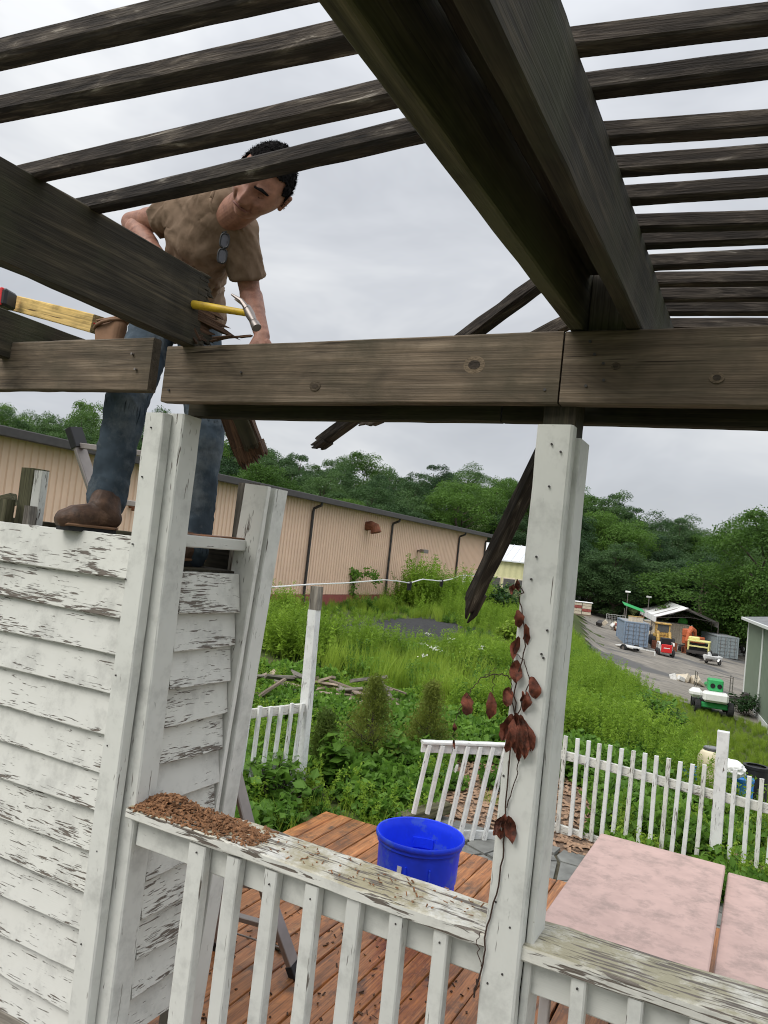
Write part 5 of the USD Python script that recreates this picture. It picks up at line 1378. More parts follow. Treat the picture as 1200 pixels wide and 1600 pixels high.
# jet ski on its trailer
t, add, P = yard_thing('boat_trailer', 'small steel trailer under the jet ski', 'trailer', 1105, 1022, -.5, D=80)
add('frame', cat_mesh([box(-.55, -.3, .35, -.47, 2.4, .43), box(.47, -.3, .35, .55, 2.4, .43), box(-.5, 1.0, .33, .5, 1.1, .41), box(-.04, -1.4, .35, .04, 1.0, .43)]), 'steel')
for s in (-1, 1):
    ty, rm = wheel((s * .72, 1.3, .28), .28, .18); w = add('wheel', ty, 'rubber'); add('rim', rm, 'steel', parent=w)
    add('fender', arc_box(.3, 2.84, .33, .36, -.11, .11, 8).apply_transform(np.array([[0, 0, 1, s * .72], [1, 0, 0, 1.3], [0, 1, 0, .28], [0, 0, 0, 1.0]])), 'white_plastic')
t, add, P = yard_thing('jet_ski', 'white and grey jet ski on the small trailer in front of the yellow frame', 'jet ski', 1105, 1022, -.5, D=80)
hull = []
for k in range(11):
    u = k / 10; w = .55 * (1 - max(0, u - .55) ** 2 * 3.6) ; w = max(.06, w if u < .98 else .06); zz = .5 + .18 * u ** 3
    hull.append([(-w, 0 + 2.9 * (1 - u) - .6, zz + .32), (-w * .8, 2.9 * (1 - u) - .6, zz + .06), (0, 2.9 * (1 - u) - .6, zz - .08), (w * .8, 2.9 * (1 - u) - .6, zz + .06), (w, 2.9 * (1 - u) - .6, zz + .32), (0, 2.9 * (1 - u) - .6, zz + .42)])
hv = np.array(hull).reshape(-1, 3); hf = []
for k in range(10):
    for j in range(6):
        a, b = k * 6 + j, k * 6 + (j + 1) % 6; hf += [(a, b, a + 6), (b, b + 6, a + 6)]
hf += [(0, j + 1, j) for j in range(1, 5)] + [(60, 60 + j, 61 + j) for j in range(1, 5)]
add('hull', trimesh.Trimesh(hv, np.array(hf), process=False), 'white_dirty', smooth=40)
add('seat', box(-.2, .7, .85, .2, 2.0, 1.15, .08), 'black')
add('console', tube([(0, .55, .9), (0, .35, 1.3)], [.22, .12], 8), 'white_dirty')
add('handlebar', tube([(-.4, .4, 1.38), (0, .3, 1.34), (.4, .4, 1.38)], .03, 6), 'black')

# utility trailer in front of the blue container
t, add, P = yard_thing('utility_trailer', 'low flat trailer with black tyres in front of the blue-grey container', 'trailer', 1003, 1007, .9, D=76)
add('frame', cat_mesh([box(-.8, .4, .45, .8, 2.6, .55), box(-.06, -1.6, .42, .06, .5, .52), box(-.05, -1.65, .1, .05, -1.55, .5)]), 'white_dirty')
for s in (-1, 1):
    ty, rm = wheel((s * 1.0, 1.4, .36), .36, .26); w = add('wheel', ty, 'rubber'); add('rim', rm, 'steel', parent=w)

# boom lift
t, add, P = yard_thing('boom_lift', 'green and white boom lift with black tyres on the grass by the green building', 'boom lift', 1115, 1120, .12)
add('chassis', cat_mesh([box(-.85, .2, .42, .85, 2.4, .75, .05), box(-1.05, .3, .4, 1.05, .5, .6), box(-1.05, 2.0, .4, 1.05, 2.2, .6)]), 'machine_green')
for s in (-1, 1):
    for yy in (.35, 2.2):
        ty, rm = wheel((s * 1.0, yy, .46), .46, .36); w = add('wheel', ty, 'rubber'); add('rim', rm, 'machine_green', parent=w)
def pill(x0, y0, z0, x1, y1, z1, r): return box(x0, y0, z0, x1, y1, z1, r)
add('cowl', pill(-.75, -.35, .85, .8, .55, 1.5, .14), 'white_plastic', 'white rear cowl')
add('cowl', pill(-1.55, .1, .95, -.7, 1.0, 1.55, .22), 'white_plastic', 'white rounded side cowl')
add('turntable', box(-.8, .3, .75, .8, 2.0, .9, .03), 'dark_metal')
hd = add('boom_head', box(-.42, .35, 1.48, .5, 1.3, 2.28, .08), 'machine_green', 'green boom head with two dark round openings')
for s in (-.2, .22):
    c_ = lathe([(0, 0), (.15, 0), (.15, .04), (0, .04)], 18); R = np.eye(4); R[:3, :3] = [[1, 0, 0], [0, 0, -1], [0, 1, 0]]; R[:3, 3] = (s + .04, .345, 1.86)
    add('opening', xf(c_, R), 'black', parent=hd)
add('boom', tube([(.05, 1.2, 2.0), (.05, 3.2, 1.6), (.05, 5.0, 1.4)], [.22, .2, .18], 6), 'machine_green')
cg = [tube([(-1.1 + 2.2 * i, .8 + 1.0 * j, 1.5), (-1.1 + 2.2 * i, .8 + 1.0 * j, 2.55)], .03, 5) for i in (0, 1) for j in (0, 1)]
cg += [tube([(-1.1, .8, z), (1.1, .8, z)], .025, 5) for z in (2.5,)] + [tube([(x, .8, z), (x, 1.8, z)], .025, 5) for x in (-1.1, 1.1) for z in (2.1, 2.55)]
add('guard_rail', cat_mesh(cg), 'steel')
t, add, P = yard_thing('tow_bar_trailer', 'dark low trailer frame beside the boom lift and the green building', 'trailer', 1150, 1103, .3)
add('frame', cat_mesh([box(-1.3, 0, .35, 1.2, .2, .5), box(-1.2, .8, .35, 1.2, 1.0, .5), box(-.1, -.2, .3, .1, 1.4, .45), box(.5, -.1, .4, .9, .6, .95, .05)]), 'dark_metal')
for s in (-1, 1):
    ty, rm = wheel((s * .9, .5, .3), .3, .2); w = add('wheel', ty, 'rubber'); add('rim', rm, 'steel', parent=w)

# left back of the yard
t, add, P = yard_thing('brick_pallet', 'pallet load of orange bricks left at the back of the yard beside the centre post', 'pallet', 901, 962, .1, )
add('pallet', cat_mesh([box(-1.8, 0, 0, 1.8, 1.4, .05), box(-1.8, .1, .05, 1.8, .2, .15), box(-1.8, 1.1, .05, 1.8, 1.2, .15)]), 'scrap_wood')
for i in range(3):
    for k in range(4): add('brick_layer', box(-1.7 + 1.15 * i, .06 + .01 * k, .16 + .36 * k, -.62 + 1.15 * i, 1.3, .49 + .36 * k, .02), 'brick_red' if (i + k) % 3 == 0 else 'container_tan')
add('cover_sheet', box(-1.85, 0, 1.60, 1.85, 1.35, 1.72, .05), 'canvas_white')
t, add, P = yard_thing('equipment_rack', 'long black rack holding white drums at the far left of the yard', 'rack', 921, 953, .1)
add('rack', cat_mesh([box(-3.2 + 1.2 * i, 0, 0, -3.1 + 1.2 * i, .1, 2.2) for i in range(6)] + [box(-3.2, 0, z, 2.9, .1, z + .1) for z in (.3, 1.2, 2.1)] + [box(-3.2, .7, .0, 2.9, .8, 2.2)]), 'black')
for i in range(6): add('drum', lathe([(0, 0), (.22, 0), (.24, .05), (.24, .5), (.2, .56), (0, .56)], 14).apply_translation((-2.7 + 1.05 * i, .4, 1.31 if i != 3 else 2.22)), 'white_plastic')
t, add, P = yard_thing('white_bracket', 'white L-shaped metal seat frame standing beside the black rack', 'frame', 936, 956, .2)
add('back', box(.3, 0, .0, .5, .7, 1.3, .04), 'white_plastic'); add('base', box(-.8, 0, .0, .3, .7, .25, .04), 'white_plastic')
t, add, P = yard_thing('mesh_panel', 'pale upright wire fence panel in front of the far yard', 'fence panel', 961, 979, .1)
add('panel_frame', cat_mesh([box(-1.25, 0, 0, -1.2, .05, 1.5), box(1.2, 0, 0, 1.25, .05, 1.5), box(-1.25, 0, 1.45, 1.25, .05, 1.5), box(-1.25, 0, .05, 1.25, .05, .1)]), 'white_dirty')
add('wires', cat_mesh([box(-1.2 + .2 * i, .02, .1, -1.185 + .2 * i, .035, 1.45) for i in range(1, 12)] + [box(-1.2, .02, .1 + .22 * i, 1.2, .035, .115 + .22 * i) for i in range(1, 6)]), 'white_dirty')
for (x, yb, yt, lab) in ((978, 962, 923, 'tall yard lamp on a greenish pole left of the canopy'), (1012, 958, 931, 'shorter dark yard lamp just left of the canopy')):
    D = 104; b = at(x, yb, D=D); zt_ = at(x, yt, D=D)[2]; g0 = float(ground_z(b[0], b[1]))
    t = thing('yard_lamp', lab, 'lamp', (b[0], b[1], g0))
    part(t, 'pole', tube([(b[0], b[1], g0), (b[0], b[1], zt_ - .2)], [.09, .06], 8), 'steel'); part(t, 'lamp_head', box(b[0] - .35, b[1] - .2, zt_ - .25, b[0] + .35, b[1] + .2, zt_, .05), 'white_plastic')
g = np.random.default_rng(77)
def junk(name, lab, x, y, n, sx, h, mats):
    P = on_ground(x, y)
    t = thing(name, lab, 'junk', P)
    for k in range(n):
        c = P + np.array([g.normal(0, sx), g.normal(0, .6), g.uniform(.1, h)]); s = g.uniform(.15, .5, 3)
        m = box(-s[0], -s[1], -s[2] * .6, s[0], s[1], s[2] * .6, .03); R = trimesh.transformations.euler_matrix(*g.normal(0, .5, 3)); R[:3, 3] = c
        part(t, 'piece', xf(m, R), mats[k % len(mats)])
junk('scrap_heap', 'heap of mixed scrap left of the blue-grey container', 968, 988, 16, .9, 1.1, ['rust', 'white_dirty', 'dark_metal', 'brick_red', 'container_tan'])
junk('scrap_heap', 'white and dark rubbish heap beside the green building', 1158, 1024, 12, .6, .8, ['white_plastic', 'dark_metal', 'container_tan', 'white_dirty'])
junk('scrap_heap', 'pale rubble at the foot of the grassy bank', 1062, 1064, 9, .8, .3, ['container_tan', 'white_dirty'])
junk('scrap_heap', 'jumble of parts on and behind the blue-grey container', 1010, 985, 14, 1.0, 2.2, ['rust', 'dark_metal', 'white_dirty', 'machine_green'])
junk('scrap_heap', 'white and red stacked parts at the right end of the canopy', 1112, 985, 10, .8, 3.6, ['white_plastic', 'white_dirty', 'machine_red'])
t, add, P = yard_thing('green_awning', 'green fabric roof left of the white canopy', 'awning', 990, 968, .1, D=97)
add('roof', trimesh.convex.convex_hull(np.array([(-1.3, 0, 3.4), (1.3, 0, 2.7), (1.3, 3, 3.0), (-1.3, 3, 3.7), (-1.3, 0, 3.46), (1.3, 0, 2.76), (1.3, 3, 3.06), (-1.3, 3, 3.76)])), 'machine_green')
for x in (-1.2, 1.2): add('leg', tube([(x, .1, 0), (x, .1, 3.0)], .05, 6), 'steel')
c = at(997, 968, D=83)
t = thing('crate', 'pale orange crate lying on top of the blue-grey container', 'crate', (c[0], c[1], c[2] - .3)); R = mat4(c, YAW + .12)
part(t, 'box', xf(box(-.75, 0, -.3, .6, .8, .25, .02), R), 'container_tan'); part(t, 'lid', xf(box(-.78, -.03, .252, .63, .83, .3, .01), R), 'machine_yellow')
t, add, P = yard_thing('green_machine', 'bright green machine under the white canopy', 'machine', 1066, 985, .1, D=99)
add('body', cat_mesh([box(-.9, 0, .8, .9, 1.6, 2.2, .2), box(-.5, .1, 2.15, .6, 1.2, 3.1, .25)]), 'bright_green')
for s in (-1, 1):
    ty, rm = wheel((s * .9, .8, .6), .6, .35); w = add('wheel', ty, 'rubber'); add('rim', rm, 'bright_green', parent=w)
t, add, P = yard_thing('traffic_cone', 'orange cone beside the yellow frame', 'cone', 1106, 1012, 0)
add('cone', lathe([(0, .9), (.05, .9), (.22, .05), (0, .05)], 14), 'container_orange'); add('base', box(-.28, -.28, 0, .28, .28, .05), 'container_orange')
# ------------------------------------------------------------------ the man on the wall
import manifold3d as m3
plain('skin', (0.30, 0.145, 0.098), rough=0.55, var=0.24, scale=38, bump=.25, dirt=(0.20, 0.085, 0.06), dirt_at=(.50, .68))
plain('lip', (0.17, 0.065, 0.05), rough=0.5, var=.1, scale=30)
plain('shirt', (0.205, 0.142, 0.098), spec=.15, rough=0.95, var=0.16, scale=7.0, bump=.35, dirt=(0.115, 0.075, 0.048), dirt_at=(0.48, 0.66))
plain('denim', (0.050, 0.068, 0.086), rough=0.95, var=0.35, scale=9.0, dirt=(0.17, 0.19, 0.20), dirt_at=(0.48, 0.78), bump=.5, spec=.15)
plain('leather', (0.065, 0.033, 0.018), rough=0.6, var=0.5, scale=22, bump=.4, dirt=(0.15, 0.085, 0.05), dirt_at=(.54, .70))
plain('pouch_leather', (0.22, 0.12, 0.065), rough=0.7, var=0.3, scale=9)
plain('hair_dark', (0.009, 0.008, 0.008), rough=0.9, var=0.5, scale=60, spec=.08, bump=.8)
plain('lens', (0.03, 0.03, 0.035), rough=0.1, spec=0.7)

def ball(c, r, n=40):
    return m3.Manifold.sphere(float(r), n).translate([float(q) for q in c])
def bone(a, b, ra, rb):
    return m3.Manifold.batch_hull([ball(a, ra), ball(b, rb)])
def hullof(*cr):
    return m3.Manifold.batch_hull([ball(c, r) for c, r in cr])
def finish(ms, refine=.014, it=14, wrinkle=0.0, wscale=(16, 16, 7), seed=3):
    m = m3.Manifold.batch_boolean(ms, m3.OpType.Add).simplify(.0015).refine_to_length(refine)
    q = m.to_mesh()
    t = trimesh.Trimesh(q.vert_properties[:, :3], q.tri_verts, process=True)
    trimesh.smoothing.filter_taubin(t, lamb=.5, nu=.52, iterations=it)
    if wrinkle:
        n = t.vertex_normals
        v = t.vertices
        g = meshkit.fbm(v * 5 + 3, 2, seed)[:, None]
        a = np.stack([v @ np.array([.75, .2, .6]), v @ np.array([-.55, .1, .8]), v[:, 1]], 1)
        b = np.stack([v @ np.array([.7, -.2, -.65]), v @ np.array([.5, .2, .85]), v[:, 1]], 1)
        r1 = 1 - np.abs(2 * meshkit.fbm(a * (24, 6, 9) + g * 2.2, 2, seed) - 1) * 2.2
        r2 = 1 - np.abs(2 * meshkit.fbm(b * (21, 5, 9) + g * 2.5 + 9, 2, seed + 3) - 1) * 2.2
        t.vertices = v + n * ((np.maximum(r1, -.4) * .55 + np.maximum(r2, -.4) * .45) * wrinkle * (.35 + g[:, 0]))[:, None]
    return t

P_ = lambda x, y, Y: at(x, y, Y=Y)
footA_toe, footA_heel = P_(92, 826, 1.985), P_(178, 812, 2.17)
ankA, kneeA, hipA = P_(168, 775, 2.19), P_(198, 628, 2.20), P_(246, 498, 2.50)
ankB, kneeB, hipB = P_(300, 852, 2.42), P_(322, 672, 2.45), P_(310, 502, 2.56)
pelvis = (hipA + hipB) / 2 + (0, .02, .03)
belly, chest = P_(303, 442, 2.40), P_(324, 380, 2.22)
shA, shB = P_(284, 336, 2.20), P_(374, 362, 2.22)
neck0, headc = P_(350, 322, 2.15), P_(411, 286, 1.98)
elA, wrA = P_(206, 348, 2.24), P_(262, 420, 2.14)
elB, wrB = P_(391, 458, 2.34), P_(410, 526, 2.26)

def hand(w, fwd, palm_n, s=1.0):
    """Palm and five bent fingers. fwd: along the fingers; palm_n: out of the back of the hand."""
    fwd = fwd / np.linalg.norm(fwd); sd = np.cross(palm_n, fwd); sd /= np.linalg.norm(sd); up = np.cross(fwd, sd)
    ms = [hullof((w, .026 * s), (w + fwd * .075 + sd * .030, .014 * s), (w + fwd * .08 - sd * .030, .013 * s), (w + fwd * .03, .024 * s))]
    for k, (o, L) in enumerate(((.033, .072), (.011, .082), (-.011, .076), (-.032, .060))):
        b = w + fwd * .078 + sd * o
        k1 = b + (fwd * .85 - up * .35) * L * .5; k2 = k1 + (fwd * .45 - up * .85) * L * .32; k3 = k2 + (fwd * .05 - up) * L * .24
        ms += [bone(b, k1, .0095, .009), bone(k1, k2, .009, .0083), bone(k2, k3, .0083, .0075)]
    t0 = w + fwd * .028 + sd * .030; t1 = t0 + fwd * .03 + sd * .028 - up * .008; t2 = t1 + fwd * .032 + sd * .006 - up * .014
    return ms + [bone(t0, t1, .014, .011), bone(t1, t2, .011, .009)]

# head frame
c_ = (EYE - headc) / np.linalg.norm(EYE - headc)
er = np.cross(UP, c_); er = er / np.linalg.norm(er); er = er if er @ RT > 0 else -er
eu = np.cross(c_, er); eu = eu if eu @ UP > 0 else -eu
ax = .52 * er + .85 * eu; ax /= np.linalg.norm(ax)
bow = math.radians(25)
fh = math.cos(bow) * c_ - math.sin(bow) * ax; uh = math.cos(bow) * ax + math.sin(bow) * c_
rh = np.cross(uh, -fh); rh /= np.linalg.norm(rh)          # viewer's right when facing the face
turn = math.radians(15); fh, rh = fh * math.cos(turn) + rh * math.sin(turn), rh * math.cos(turn) - fh * math.sin(turn)
H = np.eye(4); H[:3, 0], H[:3, 1], H[:3, 2], H[:3, 3] = rh, fh, uh, headc
if np.linalg.det(H[:3, :3]) < 0: H[:3, 0] *= -1
HS = 1.16
def head_shape():
    s = trimesh.creation.icosphere(5, 1.0); v = s.vertices.copy()
    x, y, z = v.T
    w = .076 * np.ones_like(x); P = np.c_[x * .076, y * .097, z * .118]
    lowf = smooth(-z / .95)
    P[:, 0] *= 1 - .30 * lowf ** 1.4
    P[:, 1] *= 1 - .10 * lowf * (y > 0) - .30 * lowf * (y < 0)
    P[:, 1] += .010 * lowf
    def bumpf(cx, cz, sx, sz, amt, ymin=0.2):
        k = np.exp(-((P[:, 0] - cx) / sx) ** 2 - ((P[:, 2] - cz) / sz) ** 2) * smooth((y - ymin) / .3)
        P[:, 1] += amt * k
    bumpf(0, -.022, .010, .026, .020); bumpf(0, -.036, .014, .010, .012); bumpf(.013, -.038, .008, .008, .006); bumpf(-.013, -.038, .008, .008, .006)
    for s_ in (-1, 1):
        bumpf(s_ * .031, .004, .017, .011, -.014); bumpf(s_ * .030, .026, .022, .008, .007); bumpf(s_ * .040, -.026, .018, .016, .007); bumpf(s_ * .026, -.048, .005, .020, -.008); bumpf(s_ * .012, .020, .004, .012, -.004); bumpf(s_ * .034, -.014, .014, .004, -.004)
    bumpf(0, -.062, .026, .0045, -.006); bumpf(0, -.055, .022, .005, .005); bumpf(0, -.070, .018, .005, .005); bumpf(0, -.096, .022, .014, .009)
    return trimesh.Trimesh(P * HS, s.faces, process=False)
hm = head_shape(); hm.apply_transform(H)
HP = lambda *q: (H @ np.array([*(np.array(q) * HS), 1.0]))[:3]
ears = [hullof((HP(s * .074, -.006, -.002), .010), (HP(s * .084, -.016, .012), .009), (HP(s * .076, -.010, -.030), .008)) for s in (-1, 1)]
hman = m3.Manifold(m3.Mesh(np.asarray(hm.vertices, np.float32), np.asarray(hm.faces, np.uint32)))
jaw = HP(0, -.01, -.085)
body_ms = [hman] + ears + [bone(neck0 + (0, .02, -.04), HP(0, -.035, -.05), .060, .058),
    hullof((shA, .055), (shB, .055), (chest, .09), (neck0, .06)), hullof((chest, .095), (belly, .095)), hullof((belly, .10), (hipA, .085), (hipB, .085)),
    bone(hipA, kneeA, .082, .058), bone(kneeA, ankA, .056, .038), bone(hipB, kneeB, .082, .058), bone(kneeB, ankB, .056, .038),
    bone(shA, elA, .053, .043), bone(elA, wrA, .043, .028), bone(elA + (wrA - elA) * .15, elA + (wrA - elA) * .5, .047, .040), bone(shA + (elA - shA) * .3, shA + (elA - shA) * .65, .052, .05),
    bone(shB, elB, .053, .040), bone(elB, wrB, .042, .028), bone(elB + (wrB - elB) * .1, elB + (wrB - elB) * .45, .045, .038)]
body_ms += hand(wrA + (wrA - elA) / np.linalg.norm(wrA - elA) * .015, wrA - elA + (0, -.05, 0), np.array([-.3, -.3, .9]))
body_ms += hand(wrB + (0, -.005, .0), np.array([.05, -.25, -.6]), np.array([.2, -.9, .3]))
sk = m3.Manifold.batch_boolean(body_ms, m3.OpType.Add).refine_to_length(.006)
q = sk.to_mesh(); skin = trimesh.Trimesh(q.vert_properties[:, :3], q.tri_verts, process=True)
far = np.linalg.norm(skin.vertices - headc, axis=1)
sm = skin.copy(); trimesh.smoothing.filter_taubin(sm, lamb=.5, nu=.52, iterations=24)
loc = (skin.vertices - headc) @ H[:3, :3]
wv = np.maximum(smooth((far - .14) / .03), smooth((-.03 - loc[:, 1] - .4 * loc[:, 2]) / .03))[:, None] * .9 + .1
dv = sm.vertices - skin.vertices; dl = np.linalg.norm(dv, axis=1, keepdims=True); sm.vertices = skin.vertices + dv * np.minimum(1, .012 / np.maximum(dl, 1e-9))
skin.vertices = skin.vertices * (1 - wv) + sm.vertices * wv
man = thing('person', 'man in tan t-shirt and jeans bending over the beam, boot on the clapboard wall', 'person', footA_heel)
def body_part(parent, nm, mesh, mt, label=None, sm_=True): return part(parent, nm, mesh, mt, label, sm_)
bd = body_part(man, 'body', skin, 'skin')
for s in (-1, 1):
    e = trimesh.creation.icosphere(3, .0112); e.apply_translation(HP(s * .031, .0700, .002)); ep = part(bd, 'eye', e, 'white_dirty', smooth=True)
    e2 = trimesh.creation.icosphere(2, .0058); e2.apply_translation(HP(s * .031, .0760, -.004)); part(bd, 'iris', e2, 'hair_dark', smooth=True)
    lid = m3.Manifold.sphere(.0130, 40).trim_by_plane([float(q) for q in (uh * .95 + fh * .30) / np.linalg.norm(uh * .95 + fh * .30)], -.0005).translate([float(q) for q in HP(s * .031, .0700, .002)])
    part(bd, 'eyelid', lid, 'skin', smooth=40)
    low = m3.Manifold.sphere(.0128, 40).trim_by_plane([float(q) for q in (-uh * .95 + fh * .2) / np.linalg.norm(-uh * .95 + fh * .2)], .0055).translate([float(q) for q in HP(s * .031, .0700, .002)])
    part(bd, 'eyelid', low, 'skin', smooth=40)
    part(bd, 'eyebrow', finish([bone(HP(s * .013, .095, .021), HP(s * .032, .0935, .026), .005, .006), bone(HP(s * .032, .0935, .026), HP(s * .050, .080, .020), .006, .004)], .004, 3), 'hair_dark', smooth=True)
mouth = [HP(x, .0905 - 9.0 * x * x, -.0605 - 2.5 * x * x) for x in np.linspace(-.024, .024, 9)]
part(bd, 'lips', tube(mouth, [.002, .0042, .005, .0052, .005, .0052, .005, .0042, .002], 8), 'lip', smooth=True)
# hair cap: short, dark, with a rough outline
g = np.random.default_rng(8)
hs = trimesh.creation.icosphere(5, 1.0); v = hs.vertices
hp = np.c_[v[:, 0] * .081, v[:, 1] * .102, v[:, 2] * .124] * HS
hair_line = np.where(v[:, 1] > 0, .42 + .25 * v[:, 1], np.interp(v[:, 1], [-1, 0], [-.45, .15])) - .30 * (np.abs(v[:, 0]) > .86) * (v[:, 1] < .35)
hp *= (1 + .05 * (meshkit.fbm(v * 16, 3, 5) - .45))[:, None]
keep = (v[hs.faces][:, :, 2].mean(1) > np.mean(hair_line[hs.faces], 1) + .015 * np.sin(v[hs.faces][:, 0, 0] * 31))
inner = np.c_[v[:, 0] * .070, v[:, 1] * .090, v[:, 2] * .110] * HS
fk = hs.faces[keep]
hmx = trimesh.Trimesh(np.vstack([hp, inner]), np.vstack([fk, fk[:, ::-1] + len(hp)]), process=False)
ed = trimesh.Trimesh(hp, fk, process=False)
be = ed.edges[trimesh.grouping.group_rows(ed.edges_sorted, require_count=1)]
nb = len(hp)
hmx = trimesh.Trimesh(hmx.vertices, np.vstack([hmx.faces, np.c_[be[:, 1], be[:, 0], be[:, 0] + nb], np.c_[be[:, 1], be[:, 0] + nb, be[:, 1] + nb]]), process=False); hmx.remove_unreferenced_vertices()
ff = fk[g.integers(0, len(fk), 2600)]; pc_ = hp[ff].mean(1); nn_ = pc_ / np.linalg.norm(pc_, axis=1, keepdims=True)
tz_ = np.cross(nn_, np.cross(np.array([0, .5, .4]) + g.normal(0, .35, pc_.shape), nn_)); tz_ /= np.maximum(np.linalg.norm(tz_, axis=1, keepdims=True), 1e-6); sd_ = np.cross(nn_, tz_)
tuft = np.stack([pc_ - sd_ * .0018, pc_ + sd_ * .0018, pc_ + tz_ * g.uniform(.010, .022, (len(pc_), 1)) + nn_ * g.uniform(.003, .010, (len(pc_), 1))], 1).reshape(-1, 3)
hmx = cat_mesh([hmx, trimesh.Trimesh(tuft, np.arange(len(tuft)).reshape(-1, 3), process=False)]); hmx.apply_transform(H)
part(man, 'hair', hmx, 'hair_dark', 'short dark hair', smooth=True)
# t-shirt
def sleeve(a, e, b, ra, rb):
    d = (np.array(b) - e); d /= np.linalg.norm(d)
    m = bone(a, e + d * .06, ra, rb)
    return m.trim_by_plane([float(q) for q in -d], float(-(d @ e)))
slA, slB = shA + (elA - shA) * .36, shB + (elB - shB) * .74
dn_ = HP(0, -.035, -.05) - neck0; dn_ /= np.linalg.norm(dn_)
shirt = [bone(neck0 - dn_ * .03, neck0 + dn_ * .026, .082, .066), hullof((shA, .068), (neck0 - dn_ * .02, .080), (chest, .10)), hullof((shA, .068), (shB, .064), (chest, .108), (neck0 + (0, .015, -.025), .074)), hullof((chest, .110), (belly, .112)), hullof((chest, .105), (shA + (.02, 0, -.1), .06), (belly, .11)), hullof((belly, .118), (hipA + (0, 0, .02), .112), (hipB + (0, 0, .02), .112)),
         sleeve(shA, slA, elA, .064, .068), sleeve(shB, slB, elB, .062, .066)]
part(man, 't_shirt', finish(shirt, .009, 5, .019, (13, 13, 9)), 'shirt', 'sweat-stained tan t-shirt', smooth=True)
d = HP(0, -.035, -.05) - neck0; d /= np.linalg.norm(d)
nk = neck0 + d * .030
a1 = np.cross(d, (0, 0, 1)); a1 /= np.linalg.norm(a1); a2 = np.cross(d, a1)
part(man, 'collar', tube([nk + (a1 * math.cos(t) * .064 + a2 * math.sin(t) * .066) for t in np.linspace(0, 2 * math.pi, 33)], .009, 8), 'shirt', smooth=True)
# jeans with rolled, bunched hems
hemA = ankA + (ankA - kneeA) * .03; hemB = ankB + (ankB - kneeB) * .05
jeans = [hullof((hipA + (0, 0, .05), .094), (hipB + (0, 0, .05), .094), (hipA, .098), (hipB, .098)), bone(hipA, kneeA, .098, .078), bone(kneeA, ankA + (kneeA - ankA) * .12, .078, .064), bone(ankA + (kneeA - ankA) * .14, hemA, .070, .074),
         bone(hipB, kneeB, .096, .074), bone(kneeB, hemB, .073, .066)]
part(man, 'jeans', finish(jeans, .011, 6, .011, (14, 14, 10), 9), 'denim', 'faded blue jeans', smooth=True)
part(man, 'waistband', tube([pelvis + (0, 0, .085) + np.array([.165 * math.cos(t), .115 * math.sin(t), 0]) for t in np.linspace(0, 2 * math.pi, 33)], .018, 8), 'leather', 'leather belt', smooth=True)
# boots
def boot(ank, toe, heel, lab):
    toe, heel = np.array(toe), np.array(heel)
    fw_ = toe - heel; fw_[2] = 0; L = np.linalg.norm(fw_); fw_ /= L; sd = np.cross(fw_, (0, 0, 1)); u = np.array([0, 0, 1.0])
    z0 = heel[2] * .5 + toe[2] * .5
    B = lambda f, s, z: np.array([heel[0], heel[1], z0]) + fw_ * f * L + sd * s + u * z
    up = [hullof((B(.08, 0, .055), .044), (B(.40, 0, .06), .050)), hullof((B(.40, 0, .055), .050), (B(.72, .014, .044), .046), (B(.72, -.014, .044), .046)), hullof((B(.72, .014, .042), .044), (B(.72, -.014, .042), .044), (B(.90, .014, .034), .036), (B(.90, -.014, .034), .036)),
          hullof((B(.12, 0, .06), .046), (B(.30, 0, .09), .044), (ank + (0, 0, .02), .054)), bone(ank, ank + (0, 0, .06), .054, .056)]
    b = part(man, 'boot', finish(up, .008, 6, .0025, (40, 40, 40)), 'leather', lab, smooth=True)
    outline = [(-.03, -.024), (-.03, .024), (.06, .042), (.45, .041), (.75, .053), (.92, .046), (1.03, .022), (1.03, -.022), (.92, -.046), (.75, -.053), (.45, -.041), (.06, -.042)]
    sl_ = prism([(f * L, s) for f, s in outline], 0, .020); v = sl_.vertices; W = B(0, 0, 0) - u * .008 + v[:, :1] * fw_ * .99 + v[:, 1:2] * sd * .95 + v[:, 2:] * u
    part(b, 'sole', trimesh.Trimesh(W, sl_.faces, process=False), 'rubber')
    for k in range(5):
        c = B(.34 + .085 * k, 0, .122 - .0135 * k); part(b, 'lace', tube([c - sd * .034 - u * .014, c + u * .004, c + sd * .034 - u * .014], .0045, 6), 'hair_dark')
    part(b, 'welt', tube([B(f_, s_, .016) for f_, s_ in outline + outline[:1]], .006, 6), 'pouch_leather')
    part(b, 'ankle_collar', tube([ank + u * .045 + fw_ * .060 * math.cos(t) + sd * .058 * math.sin(t) for t in np.linspace(0, 2 * math.pi, 25)], .012, 8), 'leather', smooth=True)
    part(b, 'toe_seam', tube([B(.70, -.050, .03), B(.70, -.03, .075), B(.71, 0, .088), B(.70, .03, .075), B(.70, .050, .03)], .0035, 6), 'hair_dark')
boot(ankA, (footA_toe[0], footA_toe[1], 1.765), (footA_heel[0], footA_heel[1], 1.765), 'brown leather boot on the wall top')
hb = ankB + (-.02, .04, 0); boot(ankB, (hb[0] + .05, hb[1] - .24, 1.675), (hb[0], hb[1] + .03, 1.675), 'brown leather boot behind the corner post')

# glasses folded on the collar, tool pouch on the hip
gc = P_(349, 388, 2.055)
nrm = (EYE - gc) / np.linalg.norm(EYE - gc)
gdn = np.array(P_(344, 412, 2.06)) - np.array(P_(352, 362, 2.06)); gdn /= np.linalg.norm(gdn); gsd = np.cross(gdn, nrm); gsd /= np.linalg.norm(gsd)
